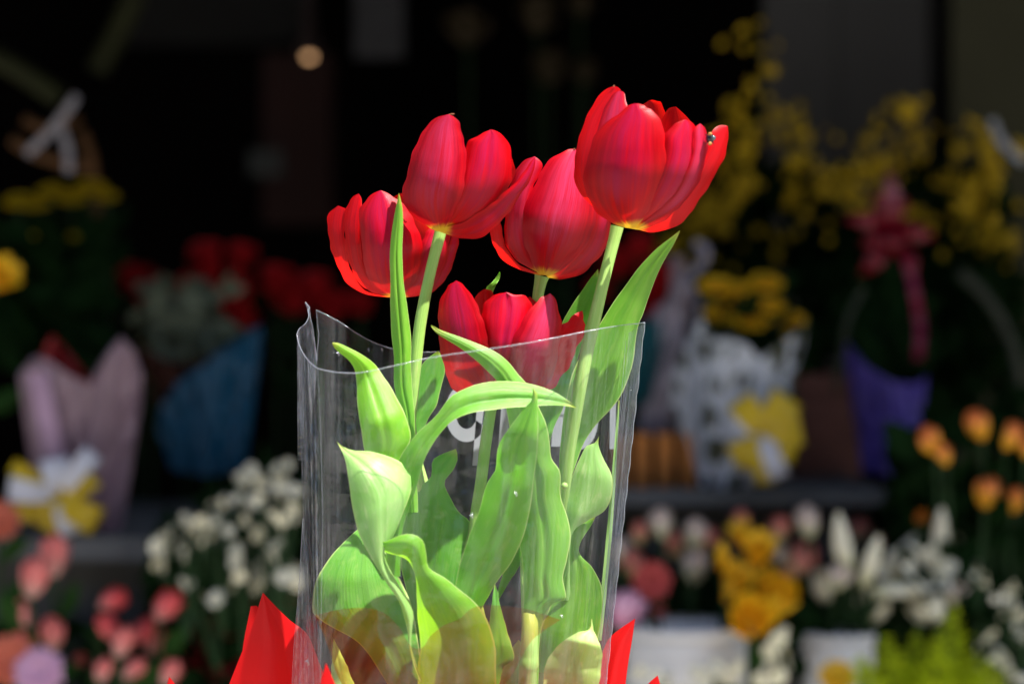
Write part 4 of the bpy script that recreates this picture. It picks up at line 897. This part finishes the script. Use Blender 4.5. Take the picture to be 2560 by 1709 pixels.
# pale patterned wrap left of it
pw = thing('wrapped_bouquet', 'bouquet in pale grey lilac patterned wrap right of the sleeve', 'bouquet', B(1670, 1085, 2.36))
SP2 = simple('patterned_wrap', (.48,.45,.53), .6, .3, 26, c2=(.20,.16,.19), trans=.15)
wrap(pw, 'patterned_paper', [(1612,830),(1640,780),(1665,760),(1700,700),(1735,715),(1746,780)], [(1600,1075),(1665,1088),(1728,1078)], 2.36, .045, SP2)
wrap(pw, 'teal_paper', [(1575,800),(1600,812),(1655,800),(1670,830)], [(1580,1010),(1610,1010),(1625,1000)], 2.33, .01, satin('teal_wrap', (.01,.16,.20)), False)
strip_ribbon('ribbon', 'pale lace ribbon curling up beside the red roses at the right', [(1745,800),(1742,740),(1715,700),(1755,660),(1765,625),(1735,608)], 22, 2.38, SP2)
strip_ribbon('paper_strip', 'pale pink strip of paper behind the red roses right of the long leaf', [(1692,640),(1694,690),(1690,730)], 34, 2.45, satin('pale_pink', (.55,.40,.42)), 'paper strip')
# purple pot with the tall red bromeliad
pp = thing('wrapped_pot', 'pot in plain purple paper under the tall red flower', 'wrapped pot', B(2225, 1190, 2.36))
wrap(pp, 'purple_paper', [(2104,850),(2135,885),(2180,925),(2235,955),(2280,960),(2318,948)], [(2156,1178),(2220,1186),(2288,1178)], 2.36, .05, PURP)
gz = thing('bromeliad', 'tall crimson star shaped flower rising from the purple pot', 'bromeliad', B(2230, 960, 2.36))
CR = satin('bract_crimson', (.20,.002,.014)); g0 = Vector(gz.location)
CR2 = satin('bract_tip', (.24,.05,.09))
for k, (x, y, tx, ty, wd) in enumerate(((2222,560,2224,425,42),(2220,560,2112,548,46),(2225,575,2338,592,48),(2215,610,2150,690,48),(2235,600,2292,690,42),(2222,520,2180,490,40),(2226,520,2272,500,40),(2222,590,2222,470,60),(2230,600,2300,560,34),(2215,600,2150,610,40),(2225,560,2225,640,60))):
    v0, v1 = Vector(B(x, y, 2.36)), Vector(B(tx, ty, 2.36 - .03 + .008*(k % 4))); ax = (v1 - v0); sd_ = ax.cross(Vector((0,1,0))).normalized() * px_m(wd, 2.36)/2
    rows = []
    for i in range(8):
        t_ = i/7; c = v0 + ax*t_ + Vector((0, -.02*math.sin(math.pi*t_), 0)); ww = math.sin(math.pi*(.15 + .82*t_))
        rows.append([tuple(c + sd_*q*ww + Vector((0, .004*abs(q), 0))) for q in (-1,-.5,0,.5,1)])
    MB().grid(rows).build('bract', CR2 if k == 0 else CR, gz)
MB().tube([B(2222,620,2.37), B(2228,800,2.38), B(2230,960,2.38)], .007, 8, nseg=12).build('stem', GD, gz)
for k, (tx, ty) in enumerate(((2120,800),(2340,820),(2160,720),(2310,740),(2250,700),(2190,880))):
    v0, v1 = Vector(B(2230, 990, 2.4)), Vector(B(tx, ty, 2.36 + .02*(k % 3))); ax = v1-v0; sd_ = ax.cross(Vector((0,1,0))).normalized()*.012
    MB().grid([[tuple(v0 + ax*t_ + Vector((0,-.03*math.sin(3*t_),0)) + sd_*q*math.sin(math.pi*(.1+.88*t_))) for q in (-1,0,1)] for t_ in np.linspace(0,1,9)]).build('leaf', GD, gz)
strip_ribbon('ribbon', 'magenta ribbon hanging below the tall crimson flower', [(2268,650),(2285,720),(2300,820),(2296,900)], 26, 2.32, satin('magenta_ribbon', (.22,.003,.045)))
strip_ribbon('ribbon', 'silvery ribbon at the far right above the yellow sprays', [(2480,300),(2500,345),(2525,375),(2560,405)], 20, 2.5, satin('silver_ribbon', (.45,.48,.55)))
strip_ribbon('ribbon', 'thin grey green ribbon hanging left of the purple pot', [(2160,720),(2120,800),(2090,980)], 16, 2.33, simple('grey_green', (.06,.07,.045), .6))
twig('grey green bent branch at the right over the amber roses', [(2400,680),(2470,750),(2530,860),(2550,960)], .006, 2.5, simple('branch_grey', (.05,.055,.04), .8), 'branch', 'branch')

# yellow orchid sprays
G = 'yellow blossom sprays behind the tallest tulip'
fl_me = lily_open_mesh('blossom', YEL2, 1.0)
sp = [('yellow blossom spray rising highest to the upper right of the tallest tulip', [(1760,420),(1860,330),(1905,200),(1870,60)], 17, 40),
 ('yellow blossom spray close to the right edge of the tallest tulip', [(1720,640),(1800,520),(1850,400),(1880,290)], 17, 52),
 ('low yellow blossom spray between the tallest tulip and the grey panels', [(1700,600),(1760,540),(1850,480),(1900,430)], 14, 52),
 ('yellow blossom spray standing in front of the left grey panel', [(1950,640),(2000,520),(2030,400),(2010,300)], 16, 48),
 ('short yellow blossom spray with a bright drooping end', [(1960,340),(2040,430),(2090,490),(2125,520)], 11, 48),
 ('yellow blossom spray left of the crimson flower, leaning right', [(2130,560),(2150,440),(2170,340),(2260,280)], 14, 50),
 ('yellow blossom spray above the tip of the crimson flower', [(2230,500),(2250,400),(2280,330),(2270,270)], 13, 50),
 ('yellow blossom spray right of the black post', [(2330,600),(2360,480),(2350,390),(2400,340)], 13, 46),
 ('yellow blossom spray arching over the far right', [(2420,620),(2460,500),(2450,400),(2430,320)], 13, 54),
 ('brightest yellow blossom spray drooping at the far right', [(2430,580),(2470,500),(2510,430),(2520,370)], 13, 58),
 ('small yellow blossom spray low at the far right edge', [(2430,700),(2480,640),(2530,600)], 8, 44),
 ('yellow blossom spray under the tallest tulip, behind the leaf tip', [(1740,640),(1790,590),(1850,560)], 7, 42)]
for i, (lb, pts, n, s) in enumerate(sp):
    D = 2.62 + .03*(i % 4); root = thing('blossom_spray', lb, 'flower spray', B(pts[0][0], pts[0][1], D), G); rb = Vector(root.location)
    n = int(n*2.1); a = resample(pts, n); r = random.Random(i*5)
    MB().tube([tuple(B(p[0], p[1], D)) for p in a], .002, 5).build('stem', GD, root)
    for k in range(n):
        p = Vector(B(a[k][0] + r.gauss(0,38), a[k][1] + r.gauss(0,24), D + r.uniform(-.02,.02))) - rb
        place(fl_me, 'blossom', root, p, px_m(s*r.uniform(.35,.85), D), (R_(r.uniform(30,110)), r.uniform(-.6,.6), r.uniform(0,6)))
mass('foliage', 1700, 2540, 420, 760, 2.85, 330, GD, .03, .06, 7, .1, label='dark leaves behind the yellow blossom sprays')
# amber rosebuds
G = 'amber rosebuds at the right edge'
for (x, y, s, ti, lb) in ((2326,1098,92,-28,'amber rosebud nearest the purple pot'),(2358,1132,72,-24,'darker amber rosebud just right of the one beside the purple pot'),(2443,1062,98,-24,'highest amber rosebud of the group'),(2530,1088,88,22,'amber rosebud at the right edge beside the highest one'),(2470,1228,98,10,'pink tipped amber rosebud lower down at the right'),(2538,1248,78,8,'amber rosebud cut by the right edge below the others'),(2303,1290,58,0,'round orange rosebud above the white lilies'),(2566,1118,60,0,'amber rosebud half outside the right edge')):
    flower('rose', lb, 'rosebud', bud_amber, 'bloom', x, y, 2.1, s*.86, ti, 75 if s < 60 else 22, G, spin=x, sc3=(.85,.85,1), lf=LFD)
# peach rosebuds
G = 'peach rosebuds over the left white bucket'
for (x, y, s, ti, lb) in ((1653,1307,80,-8,'cream pink rosebud highest beside the sleeve'),(1600,1330,60,0,'dim peach rosebud touching the sleeve, near the top'),(1685,1359,74,-30,'cream rosebud with a pink left side, above the red gerbera'),(1737,1330,76,10,'dusky pink rosebud right of the cream ones'),(1766,1350,72,24,'salmon rosebud leaning right'),(1740,1412,88,6,'yellow cream rosebud below the salmon one'),(1584,1408,74,-10,'brownish peach rosebud left of the red gerbera'),(1556,1372,66,0,'cream rosebud right against the sleeve'),(1948,1322,74,12,'pale pink rosebud over the yellow lilies'),(2019,1301,82,-8,'pale cream rosebud standing alone on the shelf edge'),(2000,1401,110,50,'long peach bud leaning right beside the white lilies'),(1967,1436,74,30,'salmon bud touching the yellow lilies'),(1946,1385,60,5,'whitish pink bud in the middle of the yellow lilies'),(1850,1300,60,5,'faint grey pink bud behind the yellow lilies')):
    flower('rose', lb, 'rosebud', bud_cream if ('cream' in lb and 'pink left' not in lb) or 'whitish' in lb else bud_peach, 'bloom', x, y, 2.12 + .01*(x % 3), s*1.05, ti, 20, G, spin=x, sc3=(.85,.85,1), lf=LFD)
flower('gerbera', 'red gerbera facing forward right of the sleeve', 'gerbera', gerb_r, 'bloom', 1630, 1450, 2.08, 92, 0, 72, spin=.4, base=False)
flower('rose', 'tiny pink bud under the red gerbera', 'rosebud', bud_pink, 'bloom', 1649, 1531, 2.08, 40, 0, 60, leaves=0)
flower('tulip', 'lilac bloom beside the sleeve above the right red paper point', 'flower', rose_mesh('bloom', LILAC, .3, 10, 9), 'bloom', 1568, 1520, 2.04, 100, 20, 10, leaves=1)
G = 'yellow lilies over the left white bucket'
for (x, y, s, ti, fw, lb, me) in ((1805,1391,92,-6,40,'yellow lily bud at the left of the yellow group',lily_bud_y),(1851,1330,84,-20,20,'highest yellow lily, pointing up',lily_y),(1897,1372,112,8,45,'large open yellow lily at the centre top',lily_y),(1841,1447,110,24,40,'yellow lily opening to the lower left',lily_y),(1918,1462,104,14,50,'yellow lily facing the viewer under the large one',lily_y),(1948,1490,84,10,40,'orange tinted yellow bloom at the lower right of the yellow group',rose_yel),(1820,1476,64,12,30,'small yellow bud at the bottom left of the yellow group',lily_bud_y)):
    flower('lily' if me is not rose_yel else 'rose', lb, 'lily' if me is not rose_yel else 'rose', me, 'bloom', x, y, 2.08 + .008*(x % 4), s*1.2, ti, fw, G, spin=x, lf=LFD)
flower('rose', 'round golden yellow bloom, lowest of the yellow flowers above the bucket', 'rose', rose_mesh('bloom', YEL, .8, 16, 12), 'bloom', 1877, 1538, 2.0, 92, 0, 62, spin=2, sc3=(1.1,1.1,.8))
# white lilies
G = 'white lilies over the right bucket'
for (x, y, s, ti, fw, lb, me) in ((2108,1360,138,-10,10,'tall white lily bud at the left end of the white group',lily_bud),(2176,1402,120,14,20,'white lily bud leaning right, second from the left',lily_bud),(2267,1376,120,38,20,'white lily bud slanting up to the right in the middle',lily_bud),(2353,1340,124,0,10,'tallest white lily bud at the right of the white group',lily_bud),(2320,1425,130,20,55,'open white lily in the middle of the white group',lily_w),(2250,1440,120,-10,60,'open white lily left of the middle',lily_w),(2244,1476,106,84,20,'white lily bud lying flat under the open lilies',lily_bud),(2179,1511,84,4,30,'oval white bud hanging lowest at the left of the white group',rose_mesh('bloom', WHT, .1, 9, 21)),(2317,1516,88,-50,30,'oval white bud low at the right of the white group',rose_mesh('bloom', WHT, .1, 9, 22)),(2059,1461,74,-8,30,'round white bud at the far left of the white group',rose_mesh('bloom', WHT, .1, 9, 23)),(2389,1474,74,10,30,'cream bud at the lower right of the white group',bud_cream),(2100,1438,64,20,20,'cream bud between the round white bud and the tall lily bud',bud_cream),(2395,1395,110,34,50,'open greyish white lily at the right end',lily_w),(2353,1434,72,0,60,'bright white bloom in front of the open lilies',rose_mesh('bloom', WHT, .2, 9, 24))):
    flower('lily', lb, 'lily', me, 'bloom', x, y, 2.1 + .01*(x % 4), s*1.2, ti, fw, G, spin=x, lf=LFD)
flower('rose', 'orange pink bud peeping over the white lilies, left one', 'rosebud', bud_peach, 'bloom', 2149, 1325, 2.25, 60, 0, 20, leaves=0)
flower('rose', 'rosy bud peeping over the white lilies, right one', 'rosebud', bud_pink, 'bloom', 2222, 1353, 2.25, 54, 0, 20, leaves=0)
# buckets
BK = simple('bucket_white', (.66,.65,.64), .5, .12, 6)
def bucket(label, x0, x1, ytop, D, h=.30):
    a, b = B(x0, ytop, D), B(x1, ytop, D); r = (b[0]-a[0])/2; c = ((a[0]+b[0])/2, a[1]+r*.2, a[2]-h)
    o = thing('bucket', label, 'bucket', c)
    MB().lathe([(r*.76, 0), (r*.97, h*.95), (r, h), (r*.96, h), (r*.94, h*.93), (r*.73, .006), (.001, .006)], c, 40).build('body', BK, o)
    MB().lathe([(r*.985, h*.985), (r*1.03, h*.985), (r*1.035, h*1.012), (r*.985, h*1.012)], c, 40).build('lip', BK, o)
    return o
bucket('wide white bucket right of the sleeve, under the yellow flowers', 1545, 1880, 1572, 2.06)
bucket('pale grey white bucket under the white lilies', 2000, 2190, 1590, 2.12)
bucket('dark bucket of coral rosebuds at the lower left', 60, 460, 1740, 2.1)
# white stock and flowers in front of the bucket
stockm = disc_flower_mesh('floret', WHT, 8, 2, .5, .2, .2)
G = 'white stock stems in front of the buckets'
for i, (lb, cs) in enumerate((('tall white stock stem right of the wide bucket', [(1945,1602,46),(1962,1628,40),(1925,1634,46),(1940,1660,46),(1915,1676,44),(1945,1694,46),(1968,1655,34),(1900,1702,40),(1958,1582,34)]),
    ('faint white stock low in front of the wide bucket', [(1790,1672,44),(1822,1690,44),(1760,1696,44),(1845,1668,34),(1740,1680,34)]),
    ('white stock at the bottom right of the sleeve beside the red paper', [(1640,1694,42),(1670,1702,40),(1600,1680,36)]))):
    D = 2.0; root = thing('stock_stem', lb, 'flower stem', B(cs[0][0], 1790, D), G); rb = Vector(root.location)
    for (x, y, s) in cs: place(stockm, 'floret', root, Vector(B(x, y, D + .004*(x % 5))) - rb, px_m(s*1.1, D), (R_(70), R_(x % 30 - 15), x))
    MB().tube([tuple(root.location), B(cs[0][0], cs[0][1], D + .015)], .003, 6).build('stem', ST, root)
# lime plumes
LIME = simple('lime_plume', (.60,.70,.015), .6, .45, 60, trans=.35, tcol=(.65,.8,.02))
G = 'lime green plumes at the lower right'
for i, (lb, x0, y0, x1, y1, wd) in enumerate((('lime green plume at the left, nearest the yellow mum',2190,1800,2150,1640,40),('lime green plume, second from the left',2250,1800,2215,1590,44),('bright lime green plume in the middle',2290,1800,2290,1585,50),('lime green plume leaning to the middle right',2330,1800,2345,1600,46),('tallest lime green plume under the white lilies',2360,1800,2385,1515,46),('lime green plume at the right',2420,1800,2430,1640,48),('rightmost low lime green plume',2450,1800,2470,1650,40),('short lime green plume in front of the bright one',2260,1800,2270,1660,46),('short lime green plume in front of the tallest',2370,1800,2380,1650,50))):
    D = 1.98 + .02*(i % 3); root = thing('plume', lb, 'plume', B(x0, y0, D), G); m = MB(); r = random.Random(i)
    for k in range(520):
        t_ = r.random(); c = Vector(B(x0+(x1-x0)*t_, y0+(y1-y0)*t_, D)); w_ = px_m(wd, D)*(.25 + math.sin(math.pi*min(1, t_*.85+.2))*.9)
        c += Vector((r.gauss(0,.55), r.gauss(0,.45), r.gauss(0,.2)))*w_
        d = Vector((r.gauss(0,.8), r.gauss(0,.7), r.uniform(.2,1.1))).normalized() * w_*r.uniform(.18,.42)
        sd_ = Vector((r.uniform(-1,1), r.uniform(-1,1), r.uniform(-.6,.6))).normalized()*.0022
        m.grid([[tuple(c + d*q - sd_*(1-q*.6)), tuple(c + d*q + sd_*(1-q*.6))] for q in (0,.5,1)])
    MB().tube([tuple(root.location), B(x1, y1+10, D)], .0015, 5).build('stem', ST, root)
    m.build('fronds', LIME, root)
flower('mum', 'yellow mum at the bottom edge beside the lime plumes', 'mum', mum_y, 'bloom', 2095, 1690, 2.02, 92, 0, 50, spin=.2, base=False)
# tiny white clusters at the right bottom
G = 'tiny white flower sprigs at the lower right'
for i, (x, y, s, lb) in enumerate(((2520,1492,60,'highest tiny white sprig near the right edge'),(2540,1542,70,'white sprig just below the highest one'),(2474,1612,66,'white sprig beside the rightmost lime plume'),(2503,1644,70,'white sprig below the one beside the plume'),(2527,1684,74,'white sprig in the bottom right corner'),(2556,1598,60,'white sprig cut by the right edge'),(2455,1698,60,'white sprig at the bottom edge under the lime plume'),(2440,1440,50,'faint lilac grey sprig right of the cream bud'))):
    D = 2.02; root = thing('white_sprig', lb, 'sprig', B(x + 5, y + 90, D), G); rb = Vector(root.location); r = random.Random(i*3)
    m = MB()
    for k in range(7):
        p = Vector(B(x + r.gauss(0, s*.28), y + r.gauss(0, s*.25), D + r.uniform(-.01,.01))) - rb
        place(stockm, 'floret', root, p, px_m(s*.34, D), (R_(r.uniform(40,90)), r.uniform(-.5,.5), r.uniform(0,6)))
        m.tube([(0,0,0), tuple(p*.6), tuple(p)], .0008, 4)
    o = m.build('stem', ST, None); o.parent = root
# dim pale flowers deep in the shop
G = 'dim tan flowers deep in the shop'
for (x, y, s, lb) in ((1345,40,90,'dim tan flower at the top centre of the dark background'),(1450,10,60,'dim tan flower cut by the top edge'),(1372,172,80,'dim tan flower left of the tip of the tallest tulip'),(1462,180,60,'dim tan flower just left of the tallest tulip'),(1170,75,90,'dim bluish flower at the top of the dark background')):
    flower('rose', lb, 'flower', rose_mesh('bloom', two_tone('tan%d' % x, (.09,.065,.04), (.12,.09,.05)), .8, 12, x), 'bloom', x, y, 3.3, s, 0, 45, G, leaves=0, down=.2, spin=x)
